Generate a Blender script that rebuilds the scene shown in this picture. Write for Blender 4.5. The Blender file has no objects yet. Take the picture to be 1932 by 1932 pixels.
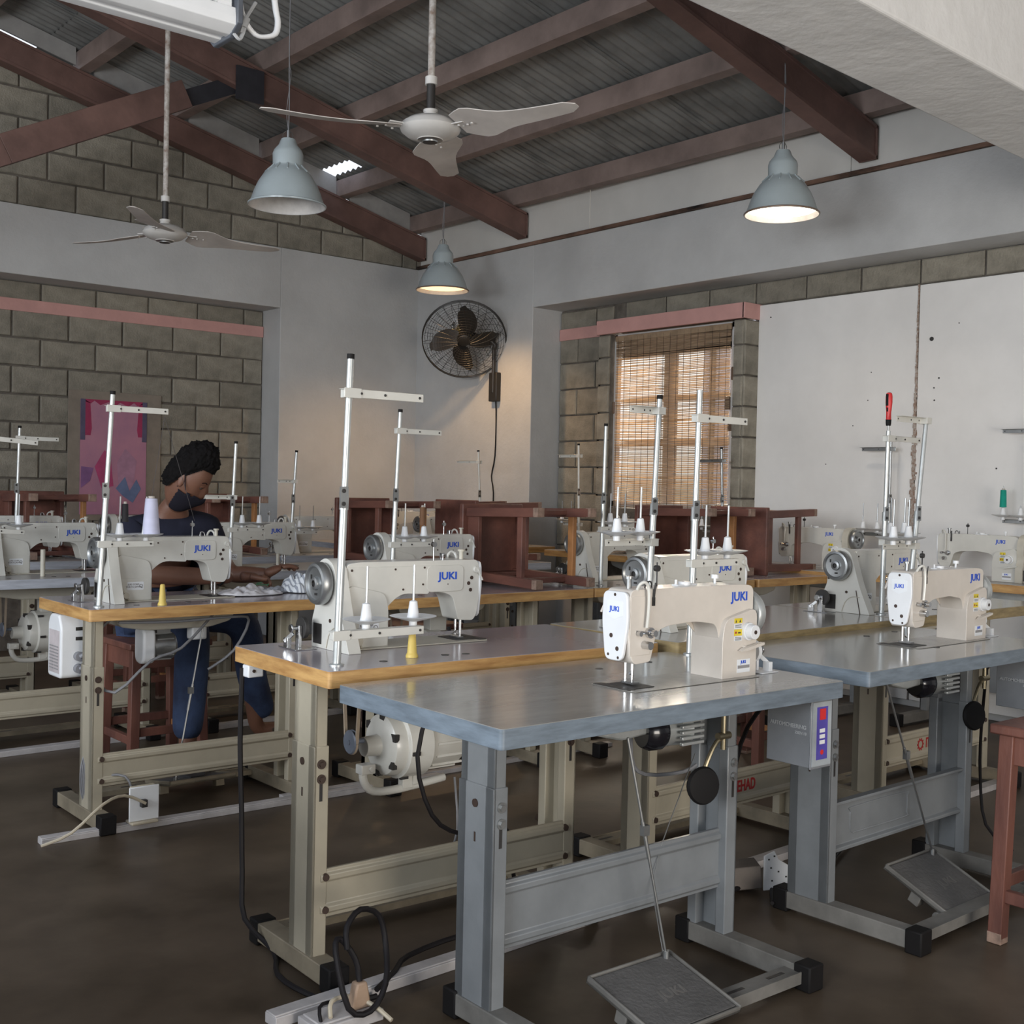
import bpy, bmesh, math, random
from mathutils import Vector, Matrix, noise
PI = math.pi
R = random.Random(7)
col = bpy.context.scene.collection
scn = bpy.context.scene

# ---------------------------------------------------------------- camera, sky, light, exposure
yaw, pitch, roll = math.radians(40.148), math.radians(-1.179), math.radians(1.239)
fw = Vector((math.sin(yaw)*math.cos(pitch), math.cos(yaw)*math.cos(pitch), math.sin(pitch)))
r0 = Vector((math.cos(yaw), -math.sin(yaw), 0)); u0 = r0.cross(fw)
rt = r0*math.cos(roll)+u0*math.sin(roll); up = -r0*math.sin(roll)+u0*math.cos(roll)
cam_d = bpy.data.cameras.new('camera'); cam = bpy.data.objects.new('camera', cam_d); col.objects.link(cam)
M = Matrix((rt, up, -fw)).transposed().to_4x4(); M.translation = Vector((0, 0, 1.4))
cam.matrix_world = M
cam_d.sensor_width = 36; cam_d.lens = 36*2238.8/1932; cam_d.clip_start = .05
scn.camera = cam

w = bpy.data.worlds.new('sky'); scn.world = w; w.use_nodes = True
nt = w.node_tree; nt.nodes.clear()
bg = nt.nodes.new('ShaderNodeBackground'); out = nt.nodes.new('ShaderNodeOutputWorld')
tc = nt.nodes.new('ShaderNodeTexCoord'); sp = nt.nodes.new('ShaderNodeSeparateXYZ'); rp = nt.nodes.new('ShaderNodeValToRGB')
nt.links.new(tc.outputs['Generated'], sp.inputs[0]); nt.links.new(sp.outputs['Z'], rp.inputs[0])
rp.color_ramp.elements[0].position = 0.0; rp.color_ramp.elements[0].color = (.30, .27, .23, 1)
rp.color_ramp.elements[1].position = 0.04; rp.color_ramp.elements[1].color = (.92, .93, .95, 1)
e = rp.color_ramp.elements.new(.6); e.color = (.62, .76, 1.0, 1)
nt.links.new(rp.outputs[0], bg.inputs[0]); nt.links.new(bg.outputs[0], out.inputs[0])
bg.inputs[1].default_value = 1.1
scn.view_settings.view_transform = 'Standard'
scn.view_settings.look = 'None'
scn.view_settings.exposure = 0.35
scn.view_settings.gamma = 1
scn.view_settings.use_curve_mapping = False

def area(name, loc, target, sx, sy, power, color):
    l = bpy.data.lights.new(name, 'AREA'); l.shape = 'RECTANGLE'; l.size = sx; l.size_y = sy
    l.energy = power; l.color = color
    o = bpy.data.objects.new(name, l); col.objects.link(o); o.location = loc
    o.rotation_euler = (Vector(target)-Vector(loc)).to_track_quat('-Z', 'Y').to_euler()
    return o
# daylight through the openings of the side wall on the left, well outside the frame
for i, yy in enumerate((0.2, 3.4, 6.6)):
    area('window_daylight', (-3.3, yy, 2.1), (0.0, yy+.2, 3.3), 2.2, 1.8, (175, 125, 10)[i], (.90, .95, 1.0))
area('door_daylight', (1.5, -3.6, 1.0), (2.5, -1.0, 3.0), 2.4, 2.0, 165, (1.0, .93, .84))
area('street_daylight', (8.9, 7.6, 3.0), (6.98, 6.37, 2.0), 1.4, 1.4, 300, (1.0, .93, .84))

# ---------------------------------------------------------------- materials
MATS = {}
def mat(name, c, rough=.6, metal=0, amt=.12, scale=8, bump=0, bscale=60, spec=.5, emit=None, es=0, alpha=None,
        c2=None, stretch=None, rand=0, coat=0, trans=0):
    if name in MATS: return MATS[name]
    m = bpy.data.materials.new(name); m.use_nodes = True; MATS[name] = m
    n = m.node_tree.nodes; l = m.node_tree.links
    b = n['Principled BSDF']
    b.inputs['Roughness'].default_value = rough; b.inputs['Metallic'].default_value = metal
    b.inputs['Specular IOR Level'].default_value = spec
    if coat: b.inputs['Coat Weight'].default_value = coat; b.inputs['Coat Roughness'].default_value = .12
    t = n.new('ShaderNodeTexCoord'); mp = n.new('ShaderNodeMapping'); l.new(t.outputs['Object'], mp.inputs[0])
    if stretch: mp.inputs['Scale'].default_value = stretch
    nz = n.new('ShaderNodeTexNoise'); nz.inputs['Scale'].default_value = scale; nz.inputs['Detail'].default_value = 6
    nz.inputs['Roughness'].default_value = .6
    l.new(mp.outputs[0], nz.inputs['Vector'])
    mx = n.new('ShaderNodeMix'); mx.data_type = 'RGBA'
    c2 = c2 or tuple(v*(1-amt*2.2) for v in c)
    mr = n.new('ShaderNodeMapRange'); mr.inputs[1].default_value = .35; mr.inputs[2].default_value = .7
    l.new(nz.outputs[0], mr.inputs[0]); l.new(mr.outputs[0], mx.inputs[0])
    mx.inputs[6].default_value = (*[min(1, v*(1+amt*.4)) for v in c], 1); mx.inputs[7].default_value = (*c2, 1)
    src = mx.outputs[2]
    if rand:
        oi = n.new('ShaderNodeObjectInfo'); m2 = n.new('ShaderNodeMapRange')
        m2.inputs[3].default_value = 1-rand; m2.inputs[4].default_value = 1+rand
        l.new(oi.outputs['Random'], m2.inputs[0])
        ml = n.new('ShaderNodeMix'); ml.data_type = 'RGBA'; ml.blend_type = 'MULTIPLY'; ml.inputs[0].default_value = 1
        cb = n.new('ShaderNodeCombineXYZ')
        for k in range(3): l.new(m2.outputs[0], cb.inputs[k])
        l.new(src, ml.inputs[6]); l.new(cb.outputs[0], ml.inputs[7]); src = ml.outputs[2]
    l.new(src, b.inputs['Base Color'])
    if bump:
        n2 = n.new('ShaderNodeTexNoise'); n2.inputs['Scale'].default_value = bscale; n2.inputs['Detail'].default_value = 4
        l.new(mp.outputs[0], n2.inputs['Vector'])
        bp = n.new('ShaderNodeBump'); bp.inputs['Strength'].default_value = bump; bp.inputs['Distance'].default_value = .01
        l.new(n2.outputs[0], bp.inputs['Height']); l.new(bp.outputs[0], b.inputs['Normal'])
    if emit: b.inputs['Emission Color'].default_value = (*emit, 1); b.inputs['Emission Strength'].default_value = es
    if trans:
        tr = n.new('ShaderNodeBsdfTranslucent'); ms = n.new('ShaderNodeMixShader'); ms.inputs[0].default_value = trans
        l.new(src, tr.inputs[0]); l.new(b.outputs[0], ms.inputs[1]); l.new(tr.outputs[0], ms.inputs[2])
        l.new(ms.outputs[0], n['Material Output'].inputs[0])
    return m
def srgb(r, g, b):
    f = lambda v: (v/255/12.92 if v/255 <= .04045 else ((v/255+.055)/1.055)**2.4)
    return (f(r), f(g), f(b))

plaster = mat('plaster', (.54, .54, .535), .85, amt=.07, scale=1.6, bump=.25, bscale=35)
plaster2 = mat('plaster_ceiling_beam', (.82, .81, .79), .8, amt=.06, scale=2.2, bump=.5, bscale=14)
board = mat('fibre_board', (.68, .665, .63), .7, amt=.04, scale=2)
panel_m = mat('white_panel', (.78, .765, .745), .55, amt=.05, scale=1.5, bump=.06, bscale=20)
block_m = mat('concrete_block', (.30, .275, .225), .95, amt=.16, scale=7, bump=.7, bscale=70, rand=.13, spec=.2)
mortar_m = mat('mortar', (.16, .142, .122), .95, amt=.2, scale=10, bump=.6, bscale=40, spec=.2)
pink_m = mat('pink_paint', (.60, .33, .30), .7, amt=.06, scale=5, bump=.2, bscale=40)
wood_roof = mat('red_oxide_steel', (.175, .098, .082), .6, amt=.2, scale=3, bump=.15, bscale=30)
purlin_m = mat('purlin_paint', (.30, .225, .20), .65, amt=.18, scale=3, bump=.2, bscale=25)
sheet_m = mat('corrugated_sheet', (.27, .27, .26), .6, metal=.1, amt=.2, scale=2.5, bump=.1)
trimwood = mat('weathered_trim', (.20, .115, .08), .8, amt=.45, scale=9, stretch=(1, .25, 1), bump=.4)
cream = mat('machine_paint', (.66, .645, .59), .32, amt=.05, scale=6, coat=.3)
cream2 = mat('machine_paint_beige', (.56, .525, .44), .38, amt=.06, scale=6)
whitep = mat('white_plastic', (.78, .79, .80), .35, amt=.03)
chrome = mat('chrome', (.62, .62, .62), .22, metal=1, amt=.08)
steel = mat('dull_steel', (.42, .43, .43), .38, metal=.9, amt=.12)
dark = mat('dark_metal', (.045, .042, .04), .45, metal=.3, amt=.1)
black = mat('black_rubber', (.009, .008, .008), .65, spec=.22, amt=.1)
black_g = mat('black_gloss', (.012, .012, .016), .15, amt=.05)
screw_m = mat('brown_screw', (.07, .045, .035), .5, metal=.3)
alu = mat('aluminium_tube', (.56, .58, .57), .34, metal=.55, amt=.08, scale=20)
grey_leg = mat('grey_leg_paint', (.22, .232, .240), .38, amt=.10, scale=5, coat=.2)
cream_leg = mat('cream_leg_paint', (.42, .375, .285), .45, amt=.08, scale=4)
foot_m = mat('foot_paint', (.20, .19, .172), .6, amt=.2, scale=6)
foot_c = mat('foot_paint_cream', (.28, .235, .165), .6, amt=.2, scale=6)
lam_grey = mat('grey_laminate', (.33, .32, .295), .17, amt=.10, scale=3, stretch=(1, 5, 1), bump=.03, bscale=8, coat=.35)
lam_lav = mat('lavender_laminate', (.36, .325, .345), .2, amt=.05, scale=3, coat=.3)
lam_wht = mat('white_laminate', (.42, .40, .38), .28, amt=.06, scale=3)
edge_grey = mat('grey_edge_band', (.18, .22, .26), .42, amt=.16, scale=10, stretch=(1, 1, 6))
edge_wht = mat('pale_edge_band', (.48, .50, .55), .45, amt=.14, scale=6, stretch=(1, 1, 8))
edge_wood = mat('varnished_pine_edge', (.62, .37, .14), .4, amt=.05, c2=(.36, .18, .06), scale=5, stretch=(1.2, 1.2, 9), bump=.1)
edge_ply = mat('plywood_edge', (.36, .27, .13), .6, amt=.2, scale=12, stretch=(1, 1, 6))
stool_m = mat('red_brown_wood', (.19, .075, .052), .5, amt=.2, scale=5, stretch=(1, 1, .3), c2=(.075, .03, .024), bump=.15)
stool_end = mat('bare_end_grain', (.30, .20, .15), .8, amt=.25, scale=25)
stool_raw = mat('bare_orange_wood', (.38, .17, .06), .6, amt=.2, scale=8)
pvc = mat('white_trunking', (.52, .49, .48), .5, amt=.12, scale=10)
cable_b = mat('black_cable', (.013, .011, .012), .55, spec=.25)
cable_g = mat('grey_cable', (.22, .22, .23), .5)
cable_c = mat('cream_cable', (.55, .48, .36), .5)
yellow = mat('yellow_plastic', (.72, .53, .13), .45, amt=.05)
red_m = mat('red_plastic', (.62, .03, .03), .35, amt=.05)
blue_ink = mat('blue_ink', (.02, .09, .55), .5, amt=.02)
red_ink = mat('red_ink', (.42, .02, .02), .6, amt=.05)
white_ink = mat('white_ink', (.72, .72, .72), .6, amt=.02)
yellow_ink = mat('yellow_sticker', (.75, .58, .03), .5, amt=.04)
paper = mat('white_sticker', (.80, .82, .84), .5, amt=.02)
grey_ink = mat('grey_ink', (.28, .27, .27), .6, amt=.02)

# ---------------------------------------------------------------- mesh builder
class MB:
    def __init__(s): s.bm = bmesh.new()
    def _f(s, vs, m):
        try: f = s.bm.faces.new(vs); f.material_index = m; return f
        except ValueError: return None
    def box(s, x0, x1, y0, y1, z0, z1, m=0, T=None, mtop=None):
        P = [Vector((x, y, z)) for z in (z0, z1) for y in (y0, y1) for x in (x0, x1)]
        if T: P = [T @ p for p in P]
        v = [s.bm.verts.new(p) for p in P]
        for k, q in enumerate(((0, 2, 3, 1), (4, 5, 7, 6), (0, 1, 5, 4), (2, 6, 7, 3), (0, 4, 6, 2), (1, 3, 7, 5))):
            s._f([v[i] for i in q], (mtop if (mtop is not None and k == 1) else m))
        return s
    def hexa(s, P, m=0):   # 8 points: bottom 4 ccw, top 4 ccw
        v = [s.bm.verts.new(p) for p in P]
        for q in ((3, 2, 1, 0), (4, 5, 6, 7), (0, 1, 5, 4), (1, 2, 6, 5), (2, 3, 7, 6), (3, 0, 4, 7)): s._f([v[i] for i in q], m)
        return s
    def beam(s, a, b, wd, ht, m=0, upv=(0, 0, 1)):
        a, b = Vector(a), Vector(b); d = (b-a).normalized(); sd = d.cross(Vector(upv)).normalized(); u = sd.cross(d)
        P = []
        for p in (a, b):
            for i, j in ((-1, -1), (1, -1), (1, 1), (-1, 1)): P.append(p+sd*(i*wd/2)+u*(j*ht/2))
        return s.hexa(P, m)
    def cyl(s, a, b, r, r2=None, n=14, m=0, cap=True):
        a, b = Vector(a), Vector(b); r2 = r if r2 is None else r2
        d = (b-a).normalized(); q = d.to_track_quat('Z', 'Y')
        A, B = [], []
        for i in range(n):
            t = 2*PI*i/n; o = q @ Vector((math.cos(t), math.sin(t), 0))
            A.append(s.bm.verts.new(a+o*r)); B.append(s.bm.verts.new(b+o*r2))
        for i in range(n): s._f([A[i], A[(i+1) % n], B[(i+1) % n], B[i]], m)
        if cap: s._f(A[::-1], m); s._f(B, m)
        return s
    def lathe(s, prof, c=(0, 0, 0), ax=(0, 0, 1), n=24, m=0, ms=None, close=False):
        q = Vector(ax).to_track_quat('Z', 'Y') if Vector(ax).normalized() != Vector((0, 0, 1)) else None
        c = Vector(c); rings = []
        for r_, z_ in prof:
            ring = []
            for i in range(n if r_ > 1e-6 else 1):
                t = 2*PI*i/n; p = Vector((r_*math.cos(t), r_*math.sin(t), z_))
                ring.append(s.bm.verts.new(c+(q @ p if q else p)))
            rings.append(ring)
        for k in range(len(rings)-1):
            A, B = rings[k], rings[k+1]; mm = ms[k] if ms else m
            for i in range(n):
                j = (i+1) % n
                if len(A) == 1 and len(B) == 1: continue
                if len(A) == 1: s._f([A[0], B[j], B[i]], mm)
                elif len(B) == 1: s._f([A[i], A[j], B[0]], mm)
                else: s._f([A[i], A[j], B[j], B[i]], mm)
        return s
    def prism(s, pts, lo, hi, axis='y', m=0, T=None):
        def P(p, h):
            v = Vector((p[0], h, p[1])) if axis == 'y' else (Vector((h, p[0], p[1])) if axis == 'x' else Vector((p[0], p[1], h)))
            return T @ v if T else v
        A = [s.bm.verts.new(P(p, lo)) for p in pts]; B = [s.bm.verts.new(P(p, hi)) for p in pts]; n = len(pts)
        for i in range(n): s._f([A[i], A[(i+1) % n], B[(i+1) % n], B[i]], m)
        s._f(A[::-1], m); s._f(B, m)
        return s
    def tube(s, pts, r, n=7, m=0, smooth=3):
        pts = [Vector(p) for p in pts]
        if smooth and len(pts) > 2:
            o = []
            for i in range(len(pts)-1):
                p0 = pts[max(i-1, 0)]; p1 = pts[i]; p2 = pts[i+1]; p3 = pts[min(i+2, len(pts)-1)]
                for k in range(smooth):
                    t = k/smooth
                    o.append(.5*((2*p1)+(-p0+p2)*t+(2*p0-5*p1+4*p2-p3)*t*t+(-p0+3*p1-3*p2+p3)*t**3))
            o.append(pts[-1]); pts = o
        rings = []; prev = None
        for i, p in enumerate(pts):
            d = (pts[min(i+1, len(pts)-1)]-pts[max(i-1, 0)]).normalized()
            if prev is None:
                a = d.orthogonal().normalized()
            else:
                a = (prev-d*prev.dot(d))
                a = a.normalized() if a.length > 1e-6 else d.orthogonal().normalized()
            prev = a; b_ = d.cross(a)
            rings.append([s.bm.verts.new(p+(a*math.cos(2*PI*k/n)+b_*math.sin(2*PI*k/n))*(r[i] if isinstance(r, list) else r)) for k in range(n)])
        for A, B in zip(rings, rings[1:]):
            for k in range(n): s._f([A[k], A[(k+1) % n], B[(k+1) % n], B[k]], m)
        s._f(rings[0][::-1], m); s._f(rings[-1], m)
        return s
    def mesh(s, name, mats, smooth=40, norm=True):
        if norm: bmesh.ops.recalc_face_normals(s.bm, faces=s.bm.faces)
        me = bpy.data.meshes.new(name); s.bm.to_mesh(me); s.bm.free()
        for m in (mats if isinstance(mats, (list, tuple)) else [mats]): me.materials.append(m)
        if smooth:
            for p in me.polygons: p.use_smooth = True
            me.set_sharp_from_angle(angle=math.radians(smooth))
        return me
    def done(s, name, mats, parent=None, bev=0, seg=2, smooth=40, loc=None, norm=True):
        o = bpy.data.objects.new(name, s.mesh(name, mats, smooth, norm)); col.objects.link(o)
        if parent: o.parent = parent
        if loc: o.location = loc
        if bev:
            b = o.modifiers.new('bevel', 'BEVEL'); b.width = bev; b.segments = seg; b.limit_method = 'ANGLE'; b.angle_limit = math.radians(35)
            b.harden_normals = False
        return o

def tag(o, label=None, cat=None, group=None, kind=None):
    if label: o['label'] = label
    if cat: o['category'] = cat
    if group: o['group'] = group
    if kind: o['kind'] = kind
    return o
def thing(name, loc, label, cat, rz=0, group=None):
    o = bpy.data.objects.new(name, None); col.objects.link(o); o.empty_display_size = .1
    o.location = loc; o.rotation_euler = (0, 0, rz)
    return tag(o, label, cat, group)
def copy_tree(o, parent=None):
    c = o.copy(); col.objects.link(c); c.parent = parent
    for ch in list(o.children): copy_tree(ch, c)
    return c
TXT = {}
def text_mesh(body, size, m, extr=.0006, bold=.026, squash=1.0):
    key = (body, size, m.name, squash)
    if key in TXT: return TXT[key]
    cu = bpy.data.curves.new('lettering', 'FONT'); cu.body = body; cu.size = size; cu.extrude = extr; cu.offset = bold*size
    cu.align_x = 'CENTER'; cu.align_y = 'CENTER'; cu.resolution_u = 3
    o = bpy.data.objects.new('lettering_tmp', cu); col.objects.link(o)
    dg = bpy.context.evaluated_depsgraph_get(); dg.update()
    me = bpy.data.meshes.new_from_object(o.evaluated_get(dg)); bpy.data.objects.remove(o); bpy.data.curves.remove(cu)
    for v in me.vertices: v.co.x *= squash
    me.materials.clear(); me.materials.append(m); me.name = 'lettering'
    TXT[key] = me; return me
def text(body, size, m, loc, xdir, zdir, parent, squash=1.0, name='lettering', label=None):
    o = bpy.data.objects.new(name, text_mesh(body, size, m, squash=squash)); col.objects.link(o); o.parent = parent
    x = Vector(xdir).normalized(); y = Vector(zdir).normalized(); z = x.cross(y)
    o.matrix_local = Matrix((x, y, z)).transposed().to_4x4() @ Matrix.Identity(4)
    o.location = loc
    if label: o['label'] = label
    return o
def rrect(x0, x1, z0, z1, r, n=4):
    P = []
    for cx, cz, a in ((x1-r, z1-r, 0), (x0+r, z1-r, 90), (x0+r, z0+r, 180), (x1-r, z0+r, 270)):
        for k in range(n+1):
            t = math.radians(a+90*k/n); P.append((cx+r*math.cos(t), cz+r*math.sin(t)))
    return P
def fillet(pts, rad, n=4):
    out_ = []; N = len(pts)
    for i in range(N):
        p = Vector(pts[i][:2]); a = Vector(pts[i-1][:2]); b = Vector(pts[(i+1) % N][:2])
        r_ = pts[i][2] if len(pts[i]) > 2 else rad
        da = (a-p); db = (b-p); k = min(r_, da.length*.45, db.length*.45)
        if k < 1e-4: out_.append(tuple(p)); continue
        A = p+da.normalized()*k; B = p+db.normalized()*k
        for j in range(n+1):
            t = j/n; q = A*(1-t)**2+p*2*t*(1-t)+B*t*t; out_.append((q.x, q.y))
    return out_

# ================================================================= THE ROOM
XW, YW, XP, YP, XPI = 6.785, 9.545, 7.12, 9.867, 6.935      # plaster faces, recessed block faces, window pier face; room, lamps and fans scaled up about the camera
ZB, ZT, ZS = 2.97, 3.51, 3.54                                # beam underside, beam top, trim top
def zpur(x): return 3.815+.24*(6.785-x)                      # purlin underside
def zraf(x): return 3.585+.24*(6.785-x)                      # rafter underside
def zsheet(x): return 3.985+.24*(6.785-x)

floor_m = mat('stained_concrete_floor', (.115, .086, .060), .42, amt=.2, scale=1.7, c2=(.040, .027, .016), bump=.12, bscale=6, spec=.4)
fl = MB().box(-4, 7.6, -4, 10.3, -.12, 0).done('floor', floor_m, smooth=0); tag(fl, kind='structure')

sw = MB().box(-3.9, -3.5, -4, 10.2, 0, 1.1).box(-3.9, -3.5, -4, 10.2, 3.1, 5.2)
for yy in (-3.4, -1.15, 1.8, 5.0, 8.3): sw.box(-3.9, -3.5, yy-.3, yy+.3, 1.1, 3.1)
sw = sw.done('wall_side', plaster, smooth=0); tag(sw, kind='structure')
sw = MB().box(-3.5, .2, -4, -3.8, 0, 5.2).box(2.8, 7.2, -4, -3.8, 0, 5.2).box(.2, 2.8, -4, -3.8, 3.0, 5.2).done('wall_back', plaster, smooth=0); tag(sw, kind='structure')
# --- wall_left : the far gable wall (faces the camera side)
wl = MB().box(5.28, 7.4, YW, YW+.75, 0, ZT).box(-3.9, 5.28, YW, YW+.75, ZB, ZT)
wl = wl.box(-3.9, 5.28, YP+.012, YW+.75, 0, ZB).done('wall_left', plaster, smooth=0, bev=.006); tag(wl, kind='structure')
gbk = MB().prism([(-3.9, ZT), (7.4, ZT), (7.4, zraf(7.4)+.1), (-1.2, zraf(-1.2)+.1), (-3.9, zraf(-1.2)-.5)], YW+.035, YW+.6, 'y')
gbk = gbk.done('mortar_bed', mortar_m, parent=wl, smooth=0)
jb = MB().box(-3.9, 5.28, YP+.006, YP+.0115, .002, ZB-.002).done('mortar_bed', mortar_m, parent=wl, smooth=0)

def block_mesh(wd, h, d, name='block', seed=0):
    rr = random.Random(seed); b = MB()
    b.box(-wd/2, wd/2, 0, d, -h/2, h/2)
    me = b.mesh(name, block_m, 0)
    bm = bmesh.new(); bm.from_mesh(me)
    bmesh.ops.bevel(bm, geom=[e_ for e_ in bm.edges if all(v.co.y < 1e-5 for v in e_.verts)], offset=.007, segments=1, affect='EDGES')
    for v in bm.verts: v.co.x += rr.uniform(-.002, .002); v.co.z += rr.uniform(-.002, .002)
    bm.to_mesh(me); bm.free(); return me
CH = .226; CL = .452
bm_full = block_mesh(CL-.013, CH-.013, .02, seed=1); bm_full2 = block_mesh(CL-.013, CH-.013, .02, seed=2)
bm_half = block_mesh(CL/2-.013, CH-.013, .02, seed=3)
BCUT = {}
def put_block(me, parent, loc, rz=0, nm='block'):
    o = bpy.data.objects.new(nm, me); col.objects.link(o); o.parent = parent
    o.location = loc; o.rotation_euler = (0, 0, rz); return o
def cut_block(wd, h, d=.02):
    k = (round(wd, 2), round(h, 2))
    if k not in BCUT: BCUT[k] = block_mesh(max(.03, k[0]-.013), max(.03, k[1]-.013), d, seed=len(BCUT)+10)
    return BCUT[k]
# recessed panel of the far wall: courses hang down from z = 2.177 unscaled line -> 2.294
z0 = 2.294
for r in range(-6, 3):
    zc = z0+CH*r+CH/2; h = CH; zb = z0+CH*r
    if zb >= ZB: continue
    if zb+CH > ZB: h = ZB-zb; zc = zb+h/2
    if r == 2 and h < .05: continue
    off = 3.276+(0 if r % 2 == 0 else CL/2)          # a vertical joint of the course z 2.07..2.29
    x = off-CL*4
    while x < 5.28:
        a, b_ = x, min(x+CL, 5.275)
        if b_-a > .04 and b_ > 1.5:
            me = (bm_full if R.random() < .5 else bm_full2) if (b_-a > CL-.01 and h > CH-.01) else cut_block(b_-a, h)
            put_block(me, wl, ((a+b_)/2, YP-.012+R.uniform(-.003, .003), zc))
        x += CL
# gable blocks above the ring beam
z0 = ZT; r = 0
while z0+CH*r < 5.0:
    zb = z0+CH*r; x = 2.99+(CL/2 if r % 2 else 0)-CL*3
    while x < 6.8:
        a, b_ = x, min(x+CL, 6.78); ztop = zraf((a+b_)/2)+.02
        if b_-a > .05 and zb < zraf(a)+.06 and b_ > 2.3:
            h = CH
            if zb+.05 < zraf(a)+.06:
                me = (bm_full if R.random() < .5 else bm_full2) if b_-a > CL-.01 else cut_block(b_-a, h)
                put_block(me, wl, ((a+b_)/2, YW+.016+R.uniform(-.003, .003), zb+h/2))
        x += CL
    r += 1
pk = MB().box(-3.9, 5.275, YP-.022, YP+.01, 2.728, 2.826).done('trim_1', pink_m, bev=.003, smooth=0); tag(pk, kind='structure')

# --- wall_right : long wall with the window
b = MB()
b.box(XW, XW+.42, 7.82, YW+.02, 0, ZT)                         # plaster pier next to the corner
b.box(XW, XW+.42, -3.5, 7.82, ZB, ZT)                          # ring beam
b.box(XP+.012, XW+.42, -3.5, 5.67, 0, ZB)
b.box(XP+.012, XP+.03, 7.10, 7.82, 0, ZB)
b.box(XP+.012, XW+.42, 5.67, 7.10, 0, 1.26); b.box(XP+.012, XP+.03, 5.67, 7.10, 2.70, ZB)
wr = b.done('wall_right', plaster, smooth=0, bev=.006); tag(wr, kind='structure')
# side reveals of the pier round the window
mb = MB()
mb.box(XPI+.012, XP+.2, 5.62, 5.715, 0, 2.68); mb.box(XPI+.012, XPI+.05, 7.01, 7.15, 0, 2.68); mb.box(XPI+.012, XP+.012, 7.13, 7.15, 0, 2.795)
mb.box(XPI+.012, XP+.2, 5.715, 7.01, 0, 1.25); mb.box(XPI+.012, XP+.02, 5.62, 7.15, 2.70, 2.795)
mb.done('window_pier', mortar_m, parent=wr, smooth=0)
mb = MB().box(XP+.006, XP+.0115, 7.15, 7.815, .6, ZB-.002).box(XP+.006, XP+.0115, -3.4, 7.15, 2.8, ZB-.002)
mb.done('mortar_bed', mortar_m, parent=wr, smooth=0)
zq = 2.044  # a course line on this wall
# blocks left of the window
for r in range(-6, 5):
    zb = zq+.228*r; h = .228
    if zb > ZB-.04: break
    if zb+h > ZB: h = ZB-zb
    ys = [7.815, 7.815-.452, 7.152] if r % 2 else [7.815, 7.815-.226, 7.152]
    for a, b_ in zip(ys[1:], ys[:-1]):
        put_block(cut_block(b_-a, h), wr, (XP-.012+R.uniform(-.002, .003), (a+b_)/2, zb+h/2), -PI/2)
# top course over window and panels
y = 7.152-.14
while y > 1.0:
    a = y-.452; h = ZB-2.80
    put_block(cut_block(.452, h), wr, (XP-.012+R.uniform(-.002, .003), (a+y)/2, 2.80+h/2), -PI/2); y = a
# pier jambs : end blocks left and right of the window
for r in range(-5, 4):
    zb = 2.037+.228*r; h = .228
    if zb+h > 2.68: h = 2.68-zb
    if h < .05: continue
    put_block(cut_block(.10, h), wr, (XPI-.008+R.uniform(-.002, .002), 5.665, zb+h/2), -PI/2)
    put_block(cut_block(.14, h), wr, (XPI-.008+R.uniform(-.002, .002), 7.08, zb+h/2), -PI/2)
    put_block(cut_block(.19, h), wr, (XPI+.09, 5.602, zb+h/2), 0)
tr = MB()
tr.box(XPI-.022, XPI+.012, 5.605, 7.155, 2.685, 2.80).box(XPI-.022, XP, 5.596, 5.62, 2.685, 2.80).box(XP-.022, XP+.006, 7.155, 7.815, 2.705, 2.805)
tr = tr.done('trim_2', pink_m, bev=.003, smooth=0); tag(tr, kind='structure')
# white boards fixed over the blocks, one object each
for k, (ya, yb) in enumerate(((4.30, 5.605), (2.98, 4.285), (1.66, 2.965))):
    m_ = MB().prism([(yb, .05), (yb, 2.792), (ya, 2.792), (ya, .05)], 0, .018, 'x')
    o = m_.done('wall_panel', panel_m, parent=wr, smooth=0, bev=.003, loc=(XP-.03, 0, 0))
# ragged dark sealant in the joint between two boards
pts = MB(); rr = random.Random(3)
zz = .7
while zz < 2.79:
    wd_ = .010+max(0, (2.35-zz))*.030
    h = rr.uniform(.012, .03); c = 4.2925+(rr.uniform(-.3, .6))*wd_*.5
    pts.box(-.0175-rr.uniform(.001, .006), -.006, c-wd_*rr.uniform(.25, .6), c+wd_*rr.uniform(.25, .6), zz, zz+h); zz += h*.8
tag(pts.done('joint_filler', mat('crumbling_filler', (.20, .12, .085), .9, amt=.5, scale=60, c2=(.45, .42, .38)), parent=wr, smooth=0, loc=(XP-.0155, 0, 0)), 'dark crumbling filler in the panel joint')
hk = MB()
rr = random.Random(11)
for k in range(16):
    yy = rr.uniform(3.0, 5.5); zz = rr.uniform(1.5, 2.7)
    hk.cyl((XP-.0335, yy, zz), (XP-.029, yy, zz), rr.uniform(.003, .006), n=7)
hk.cyl((XP-.036, 4.19, 2.43), (XP-.029, 4.19, 2.43), .014, n=9)
hk.done('nail_hole', dark, parent=wr)

# timber strip on top of the ring beam, boards above it
t3 = MB().box(XW-.022, XW+.05, 3.4-6, YW-.001, ZT, ZS).done('trim_3', trimwood, smooth=0, bev=.004); tag(t3, kind='structure')
ub = None
for k, (ya, yb) in enumerate(((7.155, YW-.01), (4.65, 7.15), (2.2, 4.645), (-.3, 2.195))):
    o = MB().box(XW+.02, XW+.05, ya, yb, ZS-.02, zsheet(XW)-.02).done('eaves_board', board, parent=wr, smooth=0, bev=.002)

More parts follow.
